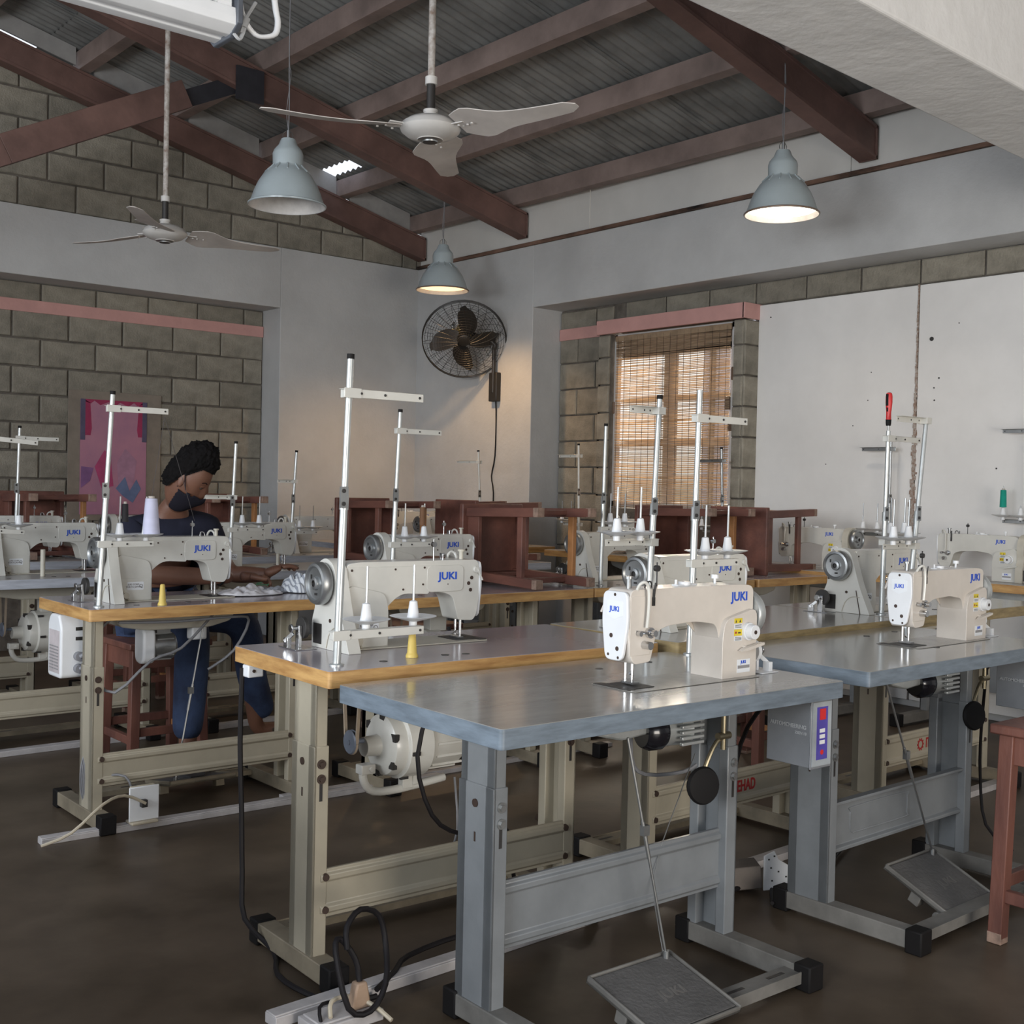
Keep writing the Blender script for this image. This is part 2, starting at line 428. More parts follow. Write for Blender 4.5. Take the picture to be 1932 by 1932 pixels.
# --- ceiling : corrugated sheets on purlins and rafters
ce = bpy.data.objects.new('ceiling', None); col.objects.link(ce); tag(ce, kind='structure')
def sheet_mesh(x0, x1, wid, name='roof_sheet'):
    bm = bmesh.new(); nw = 10; n = nw*6
    A, B = [], []
    for i in range(n+1):
        y_ = wid*i/n; dz = .011*math.sin(2*PI*i/6)
        A.append(bm.verts.new((x0, y_, zsheet(x0)+dz))); B.append(bm.verts.new((x1, y_, zsheet(x1)+dz)))
    for i in range(n): bm.faces.new((A[i], A[i+1], B[i+1], B[i]))
    me = bpy.data.meshes.new(name); bm.to_mesh(me); bm.free(); me.materials.append(sheet_m)
    for p in me.polygons: p.use_smooth = True
    return me
SW = .82
shA = sheet_mesh(3.2, 7.5, SW+.05); shB = sheet_mesh(-1.6, 3.35, SW+.05)
shC = sheet_mesh(3.2, 5.64, SW+.05)
y = -2.5; k = 0
while y < 9.2:
    for me, dz in ((shA, 0), (shB, .016)):
        if me is shA and 8.55 < y < 9.2:
            me = shC
        o = bpy.data.objects.new('roof_sheet', me); col.objects.link(o); o.parent = ce
        o.location = (0, y, dz+(.006 if k % 2 else 0)); 
    if 8.55 < y < 9.2:      # the short sheet leaves a slit of sky, then the roof goes on
        o = bpy.data.objects.new('roof_sheet', sheet_mesh(5.78, 7.5, SW+.05)); col.objects.link(o); o.parent = ce; o.location = (0, y, .004)
    y += SW; k += 1
for x in (6.67, 5.85, 5.06, 4.255, 3.45, 2.645, 1.84, 1.035, .23, -.6, -1.4):
    zb = zpur(x)
    MB().box(x-.05, x+.055, -3.0, YW+.02, zb, zb+.15).done('purlin', purlin_m, parent=ce, smooth=0, bev=.004)
def rafter(y0, y1, x0=-1.4, x1=6.783, nm='rafter', par=ce):
    m_ = MB()
    f = .02
    P = lambda x, y_, z: Vector((x, y_, z))
    zt = .215
    for (ya, yb, za, zb_) in ((y0, y1, 0, f), (y0, y1, zt-f, zt), (y0+.012, y0+.03, f, zt-f), (y1-.03, y1-.012, f, zt-f)):
        m_.hexa([P(x0, ya, zraf(x0)+za), P(x1, ya, zraf(x1)+za), P(x1, yb, zraf(x1)+za), P(x0, yb, zraf(x0)+za),
                 P(x0, ya, zraf(x0)+zb_), P(x1, ya, zraf(x1)+zb_), P(x1, yb, zraf(x1)+zb_), P(x0, yb, zraf(x0)+zb_)])
    m_.hexa([P(x1-.012, y0, zraf(x1)), P(x1, y0, zraf(x1)), P(x1, y1, zraf(x1)), P(x1-.012, y1, zraf(x1)),
             P(x1-.012, y0, zraf(x1)+zt), P(x1, y0, zraf(x1)+zt), P(x1, y1, zraf(x1)+zt), P(x1-.012, y1, zraf(x1)+zt)])
    return m_.done(nm, wood_roof, parent=par, smooth=0)
rafter(7.912, 8.038); rafter(4.433, 4.566); rafter(9.42, 9.54); rafter(.95, 1.08); rafter(-2.5, -2.37)
# pale infill boards between gable rafter and sheets
for xa, xb in ((5.93, 6.61), (5.14, 5.78), (4.34, 4.99), (3.535, 4.19), (2.73, 3.385), (1.925, 2.58), (1.12, 1.775)):
    g = .012 if xa in (3.535,) else 0
    h0 = .250 if 2.7 < xa < 2.8 else .200
    lo = lambda x: zraf(x)+h0
    m_ = MB(); P = lambda x, y_, z: Vector((x, y_, z))
    ya, yb = 9.455, 9.475
    m_.hexa([P(xa, ya, lo(xa)), P(xb, ya, lo(xb)), P(xb, yb, lo(xb)), P(xa, yb, lo(xa)),
             P(xa, ya, zsheet(xa)-.012), P(xb, ya, zsheet(xb)-.012), P(xb, yb, zsheet(xb)-.012), P(xa, yb, zsheet(xa)-.012)])
    m_.done('infill_board', mat('grey_infill_board', (.34, .33, .32), .8, amt=.08), parent=ce, smooth=0)
# splice and loose brace under the second rafter
MB().beam((2.40, 7.96, 3.49), (3.62, 7.96, 4.12), .07, .19).done('brace', wood_roof, parent=ce, smooth=0, bev=.004)
MB().beam((.3, 7.96, 2.42), (2.40, 7.96, 3.49), .07, .19).done('brace', wood_roof, parent=ce, smooth=0, bev=.004)
MB().beam((3.58, 7.99, 4.07), (4.10, 7.99, 4.33), .02, .12).done('splice_plate', mat('dark_plate', (.05, .05, .06), .5, metal=.4), parent=ce, smooth=0)
# hanging point plate of the splice
MB().box(3.98, 4.2, 7.895, 7.91, 4.16, 4.40).done('splice_plate', mat('dark_plate', (.05, .05, .06)), parent=ce, smooth=0)

# --- concrete ceiling beam over the near side
e1 = lambda x: 2.592+(x-2.88)*.0544; e2 = lambda x: 2.213+(x-3.286)*.041
m_ = MB(); P = lambda x, y_, z: Vector((x, y_, z))
xa, xb = -1.5, 6.784
m_.hexa([P(xa, e2(xa), ZB), P(xb, e2(xb), ZB), P(xb, e1(xb), ZB), P(xa, e1(xa), ZB),
         P(xa, e2(xa), 3.95), P(xb, e2(xb), 3.78), P(xb, e1(xb), 3.78), P(xa, e1(xa), 3.95)])
cb = m_.done('trim_4', plaster2, smooth=0, bev=.012, seg=3); tag(cb, kind='structure')

# --- window
wn = bpy.data.objects.new('window_1', None); col.objects.link(wn); wn.location = (XPI+.05, 6.36, 1.95); tag(wn, kind='structure')
frame_m = mat('window_frame_paint', (.62, .60, .58), .5, amt=.06); bar_m = mat('window_bar_paint', (.45, .40, .36), .55, amt=.1)
y0, y1, zb, zt = 5.72, 7.005, 1.26, 2.68
m_ = MB(); xo = .0
m_.box(xo, xo+.05, y0-6.36, y0+.05-6.36, zb-1.95, zt-1.95).box(xo, xo+.05, y1-.035-6.36, y1-6.36, zb-1.95, zt-1.95)
m_.box(xo, xo+.05, y0-6.36, y1-6.36, zt-.045-1.95, zt-1.95).box(xo, xo+.05, y0-6.36, y1-6.36, zb-1.95, zb+.05-1.95)
m_.done('window_frame', frame_m, parent=wn, smooth=0, bev=.003)
m_ = MB()
for yy, wd_ in ((6.47, .115), (6.04, .03)): m_.box(.09, .13, yy-wd_/2-6.36, yy+wd_/2-6.36, zb-1.95, zt-1.95)
for zz_, h in ((2.52, .05), (2.14, .035), (1.79, .06)): m_.box(.088, .125, y0-6.36, y1-6.36, zz_-h/2-1.95, zz_+h/2-1.95)
m_.box(.088, .125, y0-6.36, y1-6.36, 2.50-1.95, 2.70-1.95)
m_.done('glazing_bar', bar_m, parent=wn, smooth=0)
gl_m = bpy.data.materials.new('window_glass'); gl_m.use_nodes = True
nn = gl_m.node_tree.nodes; ll = gl_m.node_tree.links
g1 = nn.new('ShaderNodeBsdfTransparent'); g1.inputs[0].default_value = (.9, .88, .84, 1); g2 = nn.new('ShaderNodeBsdfGlossy'); g2.inputs['Roughness'].default_value = .05
gm = nn.new('ShaderNodeMixShader'); gm.inputs[0].default_value = .06
ll.new(g1.outputs[0], gm.inputs[1]); ll.new(g2.outputs[0], gm.inputs[2]); ll.new(gm.outputs[0], nn['Material Output'].inputs[0])
MB().box(.105, .109, y0-6.36, y1-6.36, zb-1.95, zt-1.95).done('pane', gl_m, parent=wn, smooth=0)
hg = MB()
for yy, zz_ in ((5.72, 2.24), (5.77, 2.02), (5.74, 1.86), (6.99, 2.03)): hg.box(-.012, .02, yy-6.36, yy+.045-6.36, zz_-1.95, zz_+.10-1.95)
hg.done('hinge', mat('brown_hinge', (.16, .10, .065), .6), parent=wn, bev=.008)
# outside: grey neighbouring wall seen through the glass
ow = MB().box(9.6, 9.8, 3.0, 8.30, 0, 4.4).done('wall_outside', mat('outside_wall', (.34, .32, .36), .9), smooth=0); tag(ow, kind='structure')
# bamboo blind, hangs in front of the window
reed = mat('bamboo_reed', (.66, .52, .37), .55, amt=.35, scale=14, stretch=(1, .4, 12), c2=(.38, .26, .16), trans=.62)
bl = thing('bamboo_blind', (XPI+.035, 6.37, 2.64), 'bamboo reed blind hanging over the bright window', 'blind')
rr = random.Random(5); m_ = MB(); z_ = 0.0; ya, yb = -.60, .60
while z_ > -1.405:
    hgt = rr.uniform(.0055, .0095) if z_ < -.11 else .0085
    gap = (rr.uniform(.003, .0092) if z_ < -.13 else .0004)
    if z_ < -.95: gap += rr.uniform(0, .004)
    if rr.random() < .06 and z_ < -.2: hgt = .013
    sag = -.010*min(1, -z_/1.0); tl = rr.uniform(-.003, .003)
    n = 7; xs = [ya+(yb-ya)*i/(n-1) for i in range(n)]
    zs_ = [z_+sag*(1-(2*i/(n-1)-1)**2)+tl*(2*i/(n-1)-1)+rr.uniform(-.0013, .0013) for i in range(n)]
    prev = None
    for xx, zz_ in zip(xs, zs_):
        ring = [m_.bm.verts.new((a_, xx, zz_+b_)) for a_, b_ in ((-.0025, -hgt/2), (.0025, -hgt/2), (.0025, hgt/2), (-.0025, hgt/2))]
        if prev:
            for q in range(4): m_._f([prev[q], prev[(q+1) % 4], ring[(q+1) % 4], ring[q]], 0)
        prev = ring
    z_ -= hgt+gap
tag(m_.done('slat', reed, parent=bl, smooth=0), kind='stuff')
m_ = MB()
for k in range(17):
    yy = -.57+k*.0715; m_.tube([(-.005, yy, .01), (-.005, yy+rr.uniform(-.006, .006), -.5), (-.005, yy+rr.uniform(-.01, .01), -1.40)], .0016, n=4)
m_.done('cord', mat('blind_cord', (.10, .07, .05), .8), parent=bl)
MB().box(-.006, .008, -.61, .61, -.02, .025).done('head_rail', mat('blind_rail', (.34, .24, .15), .6, amt=.2), parent=bl, bev=.003)

# ================================================================= SEWING MACHINES
# local frame: needle at the origin on the table top, operator at -y, handwheel at +x
def make_machine(kind='belt', body=cream, label='', group=None, detail=2):
    t = thing('sewing_machine', (0, 0, 0), label, 'sewing machine', 0, group)
    sil = [(-.052, .085), (-.062, .14), (-.062, .245), (-.050, .268, .02), (.40, .268, .02), (.447, .262, .02), (.447, .0, .002),
           (.300, .0, .002), (.300, .12, .03), (.285, .158, .03), (.20, .170, .02), (.085, .164, .03), (.045, .15, .03), (.022, .070, .01), (-.038, .066, .01)]
    b = MB().prism(fillet(sil, .012, 4), -.046, .046, 'y')
    b.prism(fillet([(.298, 0, .003), (.447, 0, .003), (.447, .20, .03), (.31, .17, .04), (.298, .12, .02)], .01), -.062, .058, 'y')
    body_o = b.done('machine_body', body, parent=t, bev=.011, seg=3, smooth=50)
    # bed
    b = MB().prism(rrect(-.075, .44, -.088, .088, .012), 0, .004 if kind == 'belt' else .0016, 'z')
    b.done('machine_bed', cream2 if kind == 'belt' else mat('bed_grey_cream', (.36, .34, .30), .25, coat=.2), parent=t, bev=.0015)
    b = MB().prism(rrect(-.045, .035, -.055, .055, .006), .0010, .0058 if kind == 'belt' else .0030, 'z'); b.box(-.075, -.047, -.06, .075, .0010, .0062 if kind == 'belt' else .0032)
    b.done('needle_plate', dark, parent=t, bev=.0006)
    # needle bar, presser bar and foot
    b = MB().cyl((0, 0, .008), (0, 0, .016), .0012, n=6).cyl((0, 0, .016), (0, 0, .042), .0035).cyl((0, 0, .042), (0, 0, .09), .005)
    b.cyl((-.004, .022, .012), (-.004, .022, .09), .0048).box(-.014, .010, -.018, .028, .0065, .012)
    b.cyl((.012, .022, .03), (.03, .026, .022), .003)
    b.done('needle_bar', chrome, parent=t)
    # face plate on the head end
    fp = MB().prism(fillet([(-.046, .262, .02), (.046, .262, .02), (.050, .18, .02), (.036, .075, .02), (-.030, .075, .02), (-.050, .18, .02)], .02), -.071, -.060, 'x')
    fpo = fp.done('face_plate', whitep, parent=t, bev=.003)
    if detail > 1:
        st = MB().prism([(-.030, .236), (.030, .236), (.030, .198), (0, .186), (-.030, .198)], -.0718, -.0709, 'x').done('sticker', paper, parent=fpo, smooth=0)
        text('JUKI', .019, blue_ink, (-.0719, 0, .214), (0, -1, 0), (0, 0, 1), fpo, 1.05)
        s_ = MB()
        for yy, zz_, r_ in ((0, .253, .0045), (.012, .142, .0065), (-.012, .108, .0065), (.022, .09, .004), (-.016, .084, .004)):
            s_.cyl((-.0716, yy, zz_), (-.0708, yy, zz_), r_, n=10)
        s_.done('screw', screw_m, parent=fpo)
    # top oil window, knob, thread guides
    s_ = MB().cyl((-.015, .005, .262), (-.015, .005, .298), .0075).cyl((-.015, .005, .293), (-.015, .005, .30), .012, n=10)
    s_.done('pressure_screw', cream2 if kind == 'belt' else steel, parent=t)
    g_ = MB().cyl((.10, .012, .262), (.10, .012, .335), .0022, n=6).cyl((.10, .006, .318), (.10, .018, .318), .009, n=10).cyl((.055, 0, .264), (.055, 0, .285), .002, n=6)
    g_.tube([(.03, -.01, .262), (.035, -.012, .282), (.05, -.014, .284), (.055, -.012, .266)], .0022, n=5)
    g_.done('thread_guide', chrome if kind == 'belt' else dark, parent=t)
    # rear side : cover plates, screws, logo
    bp = MB().prism(fillet([(.140, .160, .01), (.25, .166, .05), (.306, .118, .03), (.306, .10, .005), (.440, .10, .005), (.440, .252, .004), (.140, .252, .004)], .005), .0455, .0492, 'y')
    bp.prism(fillet([(.302, .004, .006), (.440, .004, .006), (.440, .097, .003), (.302, .097, .003)], .003), .0575, .0602, 'y')
    bpo = bp.done('rear_cover', body, parent=t, bev=.0012)
    lp = MB().prism(rrect(.005, .150, .166, .252, .018), .0455, .0500, 'y').done('logo_plate', body, parent=t, bev=.0014)
    text('JUKI', .034, blue_ink, (.068, .0506, .216), (-1, 0, 0), (0, 0, 1), lp, 1.15)
    s_ = MB()
    for xx, zz_, r_ in ((-.030, .208, .0065), (-.018, .19, .0065), (-.026, .168, .0065), (.165, .192, .0035), (.16, .246, .0035), (.428, .243, .004), (.27, .243, .0035), (.428, .118, .0035), (.375, .11, .0035), (.33, .11, .0035), (.24, .178, .0035), (.068, .190, .002)):
        s_.cyl((xx, .045, zz_), (xx, .0512 if xx > 0 else .0475, zz_), r_, n=9)
    s_.done('screw', screw_m, parent=t)
    if detail > 1:
        s_ = MB().prism(rrect(.335, .405, .048, .082, .004), .0600, .0607, 'y').done('rating_label', paper, parent=t, smooth=0)
        text('JUKI CORP.\nTOKYO JAPAN', .010, grey_ink, (.378, .0609, .066), (-1, 0, 0), (0, 0, 1), s_)
        text('Q', .02, grey_ink, (.346, .0609, .064), (-1, 0, 0), (0, 0, 1), s_)
        lv = MB().cyl((-.045, .046, .235), (-.045, .056, .235), .011, n=12).beam((-.047, .056, .237), (-.066, .058, .200), .008, .004)
        lv.done('presser_lever', body, parent=t, bev=.001)
    # front side
    text('JUKI', .036 if kind == 'direct' else .030, blue_ink, (.385 if kind == 'direct' else .34, -.0466, .232), (1, 0, 0), (0, 0, 1), body_o, 1.05)
    if detail > 1 or kind == 'room':
        d_ = MB().cyl((.405, -.060, .132), (.405, -.072, .132), .026, n=22).cyl((.405, -.072, .132), (.405, -.092, .132), .022, .021, n=22)
        dial = d_.done('stitch_dial', whitep, parent=t, bev=.0012)
        MB().cyl((.405, -.0915, .132), (.405, -.0935, .132), .006, n=10).done('screw', screw_m, parent=dial)
        a_ = MB().prism([(.346, .172), (.380, .172), (.380, .158), (.346, .158)], -.0632, -.0622, 'y').prism([(.346, .140), (.380, .140), (.380, .122), (.346, .122)], -.0632, -.0622, 'y')
        a_.prism([(.346, .156), (.380, .156), (.380, .142), (.346, .142)], -.0630, -.0622, 'y', 1).prism([(.346, .120), (.380, .120), (.380, .107), (.346, .107)], -.0630, -.0622, 'y', 1)
        a_.prism([(.350, .160), (.356, .160), (.353, .169)], -.0634, -.0630, 'y', 2).prism([(.366, .160), (.374, .160), (.370, .169)], -.0634, -.0630, 'y', 2)
        a_.box(.349, .356, -.0634, -.0630, .128, .134, 3); a_.box(.362, .374, -.0634, -.0630, .128, .132, 2)
        for q in range(3): a_.box(.349, .377, -.0634, -.0629, .145+q*.0035, .1465+q*.0035, 2); a_.box(.349, .377, -.0634, -.0629, .109+q*.0033, .1105+q*.0033, 2)
        a_.done('warning_label', [yellow_ink, paper, dark, red_ink], parent=t, smooth=0)
        rl = MB().box(.385, .395, -.068, -.06, .082, .092).prism(fillet([(.36, .078), (.375, .086), (.46, .099), (.46, .091), (.38, .077)], .003), -.082, -.066, 'y')
        rl.done('reverse_lever', body, parent=t, bev=.002)
        lb = MB().prism([(.362, .052), (.418, .052), (.418, .014), (.362, .014)], -.0632, -.0622, 'y').box(.364, .416, -.0634, -.063, .026, .035, 1)
        lbo = lb.done('model_label', [paper, grey_ink], parent=t, smooth=0)
        text('JUKI', .012, blue_ink, (.388, -.0635, .044), (1, 0, 0), (0, 0, 1), lbo)
        # tension assembly and take-up cover
        ta = MB().cyl((.012, -.046, .150), (.012, -.058, .150), .015, n=16).cyl((.012, -.058, .150), (.012, -.075, .150), .009, n=12)
        ta.cyl((-.006, -.046, .118), (-.006, -.075, .118), .011, n=12).cyl((-.035, -.046, .155), (.0, -.06, .150), .004, n=6).cyl((-.03, -.05, .15), (-.03, -.062, .15), .007)
        ta.box(.018, .034, -.049, -.046, .175, .262).done('tension_assembly', chrome, parent=t) if False else ta.done('tension_assembly', chrome, parent=t)
        MB().beam((.028, -.048, .235), (.03, -.052, .285), .009, .003).box(.023, .033, -.0495, -.0465, .222, .245).done('thread_guide', dark, parent=t)
        tg = MB().tube([(-.030, -.040, .262), (-.030, -.052, .282), (-.018, -.060, .288), (-.004, -.060, .270), (-.002, -.060, .22), (-.006, -.058, .165)], .0045, n=8)
        tg.done('take_up_guard', cream, parent=t)
        MB().box(-.058, .018, -.0475, -.0455, .09, .25).done('seam_strip', body, parent=t, bev=.001)
    if kind == 'direct' or kind == 'room':
        bw = MB().box(.16, .24, -.012, .012, .264, .272).cyl((.20, 0, .268), (.20, 0, .279), .018, n=14).cyl((.165, 0, .268), (.165, 0, .285), .004, n=8)
        MB().cyl((.34, .01, .262), (.34, .01, .285), .004).cyl((.34, .01, .283), (.34, .01, .294), .011, n=12).done('oil_knob', whitep, parent=t)
        bw.done('bobbin_winder', [whitep], parent=t, bev=.001)
    # handwheel
    xw = .452 if kind == 'direct' else .500
    zc = .178 if kind == 'direct' else .203
    rw = .070 if kind == 'direct' else .066
    hw = MB().lathe([(0, 0), (rw*.95, 0), (rw, .006), (rw, .022), (rw*.93, .031), (rw*.80, .033), (rw*.74, .026), (rw*.33, .024), (rw*.30, .032), (rw*.16, .034), (rw*.14, .028), (0, .028)], (xw, .0, zc), (1, 0, 0), n=36,
                  ms=[0, 0, 0, 0, 0, 0, 0, 0, 0, 1, 1])
    hw = hw.done('handwheel', [steel if kind != 'direct' else alu, dark], parent=t, smooth=35)
    if kind != 'direct':
        s_ = MB().box(xw+.024, xw+.0275, -.030, -.024, zc+.012, zc+.026).box(xw+.024, xw+.0275, -.004, .010, zc-.036, zc-.029)
        s_.done('set_screw', dark, parent=hw)
        # belt cover : broad triangular casing at the wheel end
        c_ = MB().prism(fillet([(-.082, .0, .002), (-.082, .085, .02), (-.060, .13, .04), (-.074, .20, .04), (-.052, .262, .04), (0, .284, .05), (.050, .262, .04), (.098, .115, .03), (.150, .0, .002)], .02), .449, .492, 'x')
        bc = c_.done('belt_cover', cream if kind == 'belt' else cream2, parent=t, bev=.004)
        s_ = MB().box(.4925, .4935, -.070, -.018, .012, .075, 0).cyl((.492, .035, .09), (.4945, .035, .09), .006, n=10, m=1).cyl((.492, -.055, .145), (.4945, -.055, .145), .006, n=10, m=1)
        s_.beam((.4945, .105, .0), (.4945, .083, .10), .002, .003, m=1)
        s_.tube([(.4945, .10, .072), (.4945, .06, .070), (.4945, .03, .045), (.4945, .015, .004)], .0016, n=5, m=2)
        s_.done('cover_trim', [dark, screw_m, cream2], parent=bc)
        s_ = MB().beam((.40, .062, .002), (.46, .100, .085), .014, .008).cyl((.418, .070, .028), (.418, .088, .028), .013, n=12)
        s_.done('belt_guard', cream2, parent=t)
    # bobbin winder on the table, right of the bed
    bx = .535 if kind != 'direct' else .500
    k_ = MB().box(bx-.02, bx+.055, -.115 if kind != 'direct' else -.06, .0 if kind != 'direct' else .045, .0, .003)
    yb_ = -.055 if kind != 'direct' else 0
    k_.cyl((bx-.004, yb_, .062), (bx+.010, yb_, .062), .034, n=20, m=1).box(bx+.012, bx+.022, yb_-.012, yb_+.012, .003, .07)
    k_.cyl((bx+.022, yb_, .062), (bx+.040, yb_, .062), .006, m=2).cyl((bx+.040, yb_, .062), (bx+.046, yb_, .062), .013, m=2)
    k_.beam((bx+.03, yb_-.01, .045), (bx+.046, yb_-.036, .018), .008, .012).box(bx+.030, bx+.045, yb_-.045, yb_-.02, .002, .030)
    k_.done('table_bobbin_winder', [whitep if kind == 'direct' else chrome, whitep if kind == 'direct' else dark, chrome], parent=t, bev=.001)
    return t

# ================================================================= THREAD STANDS
def thread_stand(loc, label, dx=(.075, .185), blen=.205, lean=(.03, 0), h=.87, arm=0.0, arm_z=.745, arm_len=.23, dd=0.0, disc_z=.165, two=True, cap=True, mt=alu, name='thread_stand', discs=True, pins=(.13, .13), tilt=0, cross=None, arm_side=1):
    t = thing(name, loc, label, 'thread stand')
    L = lambda z: Vector((lean[0]*z/h, lean[1]*z/h, z))
    m_ = MB().cyl(L(.002), L(h*.52), .0112, n=16).lathe([(0, 0), (.021, 0), (.021, .004), (.013, .007), (0, .007)], (0, 0, 0), n=20)
    m_.cyl(L(h*.50), L(h*.55), .0132, n=16)
    m_.done('lower_pole', mt, parent=t)
    MB().cyl(L(h*.50), L(h-.012), .0094, n=16).done('upper_pole', mt, parent=t)
    if cap: MB().cyl(L(h-.014), L(h), .0108, n=14).done('end_cap', black, parent=t)
    cl = MB().box(-.004, .022, .010, .016, -.03, .03); cl.cyl((.012, .016, .018), (.012, .019, .018), .006, m=1).cyl((.012, .016, -.018), (.012, .019, -.018), .006, m=1)
    c_o = cl.done('clamp', [steel, dark], parent=t, loc=L(h*.54))
    c_o.rotation_euler = (0, 0, PI)
    def bracket(z, ang, ln, nm):
        q = Matrix.Translation(L(z)) @ Matrix.Rotation(ang, 4, 'Z') @ Matrix.Rotation(tilt, 4, 'Y')
        b = MB()
        b.box(-.026, ln, -.0165, -.0145, -.012, .012, T=q).box(-.026, ln, -.0165, .012, .010, .012, T=q)
        b.box(-.026, .030, -.019, -.0165, -.014, .014, T=q).box(-.018, .018, -.016, .016, -.013, .013, T=q)
        for xx in ((.03, ln*.45, ln-.014)): b.cyl(q @ Vector((xx, -.020, 0)), q @ Vector((xx, -.014, 0)), .004, n=8, m=1)
        o = b.done(nm, [cream if mt is alu else mt, dark], parent=t, bev=.0015); return o, q
    if arm is not None: bracket(arm_z, arm, arm_len, 'top_arm')
    if cross is not None: bracket(arm_z+.012, cross, .10, 'top_arm')
    if discs:
        o, q = bracket(disc_z, dd, blen, 'spool_bracket')
        for k, xx in enumerate(dx):
            yy = .018
            d_ = MB().lathe([(0, -.006), (.02, -.006), (.066, .007), (.070, .009), (.066, .010), (.02, .0), (0, .0)], q @ Vector((xx, yy, .030)), n=32)
            dk = d_.done('spool_disc', whitep, parent=t, smooth=30)
            c_ = q @ Vector((xx, yy, .030))
            MB().lathe([(.020, 0), (.017, .012), (.0115, .052), (.006, .055), (0, .055)], c_, n=18).done('spool_cone', whitep, parent=dk)
            if pins[k]:
                MB().cyl(c_+Vector((0, 0, .05)), c_+Vector((.002, 0, .05+pins[k]*.85)), .0036, n=8).done('spool_pin', steel, parent=dk)
            MB().cyl(c_+Vector((0, 0, -.022)), c_+Vector((0, 0, -.004)), .012, n=12).done('boss', whitep, parent=dk)
    return t

# ================================================================= SEWING TABLES
def sewing_table(cx, cy, rot, L, D, zt, label, top, edge, leg, foot, cap=black, lx=(-.41, .53), ly=(-.05, .10), fr=.03, ff=.31, th=.048,
                 beam_z=(.219, .387), collar=.637, text_on=None, text_dx=0, pedal=None, motor=None, ctrl=False, knee=False, rib=True, beam_bolts=True, pan_dz=0, group=None, lowbar=True, rod=None):
    t = thing('sewing_table', (cx, cy, 0), label, 'sewing table', rot, group)
    cs = fillet([(-L/2, -D/2, .012), (L/2, -D/2, .012), (L/2, D/2, .012), (-L/2, D/2, .012)], .012)
    tp = MB().prism(cs, zt-th, zt-.0015, 'z').prism([(x*.9985, y*.9975) for x, y in cs], zt-.002, zt, 'z', m=1)
    tp.done('tabletop', [edge, top], parent=t, bev=.0015, smooth=30)
    w_ = .047; bz, bt = beam_z
    for s, x in ((-1, lx[0]), (1, lx[1])):
        x0, x1 = (x, x+w_) if s < 0 else (x-w_, x)
        ya, yb = ly
        def chan(mb, z0, z1, g):
            xo = (x0+g, x0+.010+g) if s < 0 else (x1-.010-g, x1-g)
            mb.box(xo[0], xo[1], ya+g, yb-g, z0, z1)
            mb.box(x0+g, x1-g, ya+g, ya+.036, z0, z1).box(x0+g, x1-g, yb-.036, yb-g, z0, z1)
        m_ = MB(); chan(m_, .06, collar, 0); chan(m_, collar-.02, zt-th, .004)
        lg = m_.done('leg', leg, parent=t, bev=.003)
        m_ = MB(); xc = (x0+x1)/2+.001
        for yy, sg in ((ya, -1), (yb, 1)):
            m_.box(xc-.005, xc+.005, yy+(-.0007 if sg < 0 else 0), yy+(0 if sg < 0 else .0007), collar-.155, collar-.105)
        m_.done('slot', dark, parent=lg, smooth=0)
        for yy, sg in ((ya, -1), (yb, 1)):
            for zz_ in (collar-.05, collar-.092):
                MB().cyl((xc, yy, zz_), (xc, yy+sg*.004, zz_), .0135, n=16).cyl((xc, yy+sg*.004, zz_), (xc, yy+sg*.010, zz_), .0085, n=6).done('bolt', steel if leg is grey_leg else screw_m, parent=lg)
            for zz_ in (bz+.022, bt-.022):
                if rib and beam_bolts:
                    xb_ = xc+(-s)*.018
                    MB().cyl((xb_, yy+sg*.0, zz_), (xb_, yy+sg*.009, zz_), .0115, .010, n=14).done('bolt', screw_m, parent=lg)
        xf = x0-.0006 if s < 0 else x1+.0006
        MB().cyl((xf+s*.003, (ya+yb)/2, collar-.05), (xf, (ya+yb)/2, collar-.05), .011, n=12).box(min(xf, xf+s*.001), max(xf, xf+s*.001), (ya+yb)/2-.003, (ya+yb)/2+.003, collar-.15, collar-.125).done('bolt', screw_m, parent=lg)
        # foot
        m_ = MB().prism(fillet([(ya-ff, .014), (yb+fr, .014), (yb+fr, .070), (ya-ff, .070)], .004), x0-.006, x1+.006, 'x')
        fo = m_.done('foot', foot, parent=t, bev=.003)
        for q_ in (ya-ff, yb+fr):
            sgn = -1 if q_ < 0 and q_ == ya-ff else 1
            a_, b_ = sorted((q_-sgn*.045, q_+sgn*.012))
            MB().box(x0-.009, x1+.009, a_, b_, .001, .076).done('foot_cap', cap, parent=fo, bev=.005)
    # crossbeam
    xa, xb = lx[0]+w_*.55, lx[1]-w_*.55
    h = bt-bz
    if rib:
        pr = [(.0, bz), (.012, bz), (.012, bz+.010), (.020, bz+.016), (.020, bz+.030), (.012, bz+.038), (.012, bt-.038), (.020, bt-.030), (.020, bt-.016), (.012, bt-.010), (.012, bt), (.0, bt)]
    else:
        pr = [(0, bz), (.024, bz), (.024, bz+.012), (.010, bz+.018), (.010, bt-.016), (.030, bt-.010), (.030, bt), (0, bt)]
    for sg, yo in ((-1, ly[0]+.0), (1, ly[1]-.0)):
        pass
    yo = ly[0]-.001 if rot and abs(rot) < 1 else ly[1]+.001
    sg = -1 if yo < 0 and abs(rot) < 1 else 1
    if abs(rot) < 1: yy = ly[0]+.040; pts = [(yy-a_, z_) for a_, z_ in pr]
    else: yy = ly[1]-.014; pts = [(yy+a_, z_) for a_, z_ in pr]
    m_ = MB().prism(pts, xa, xb, 'x')
    if not rib:
        for xx in (.30, .62):
            pass
    cbm = m_.done('crossbeam', leg, parent=t, bev=.002)
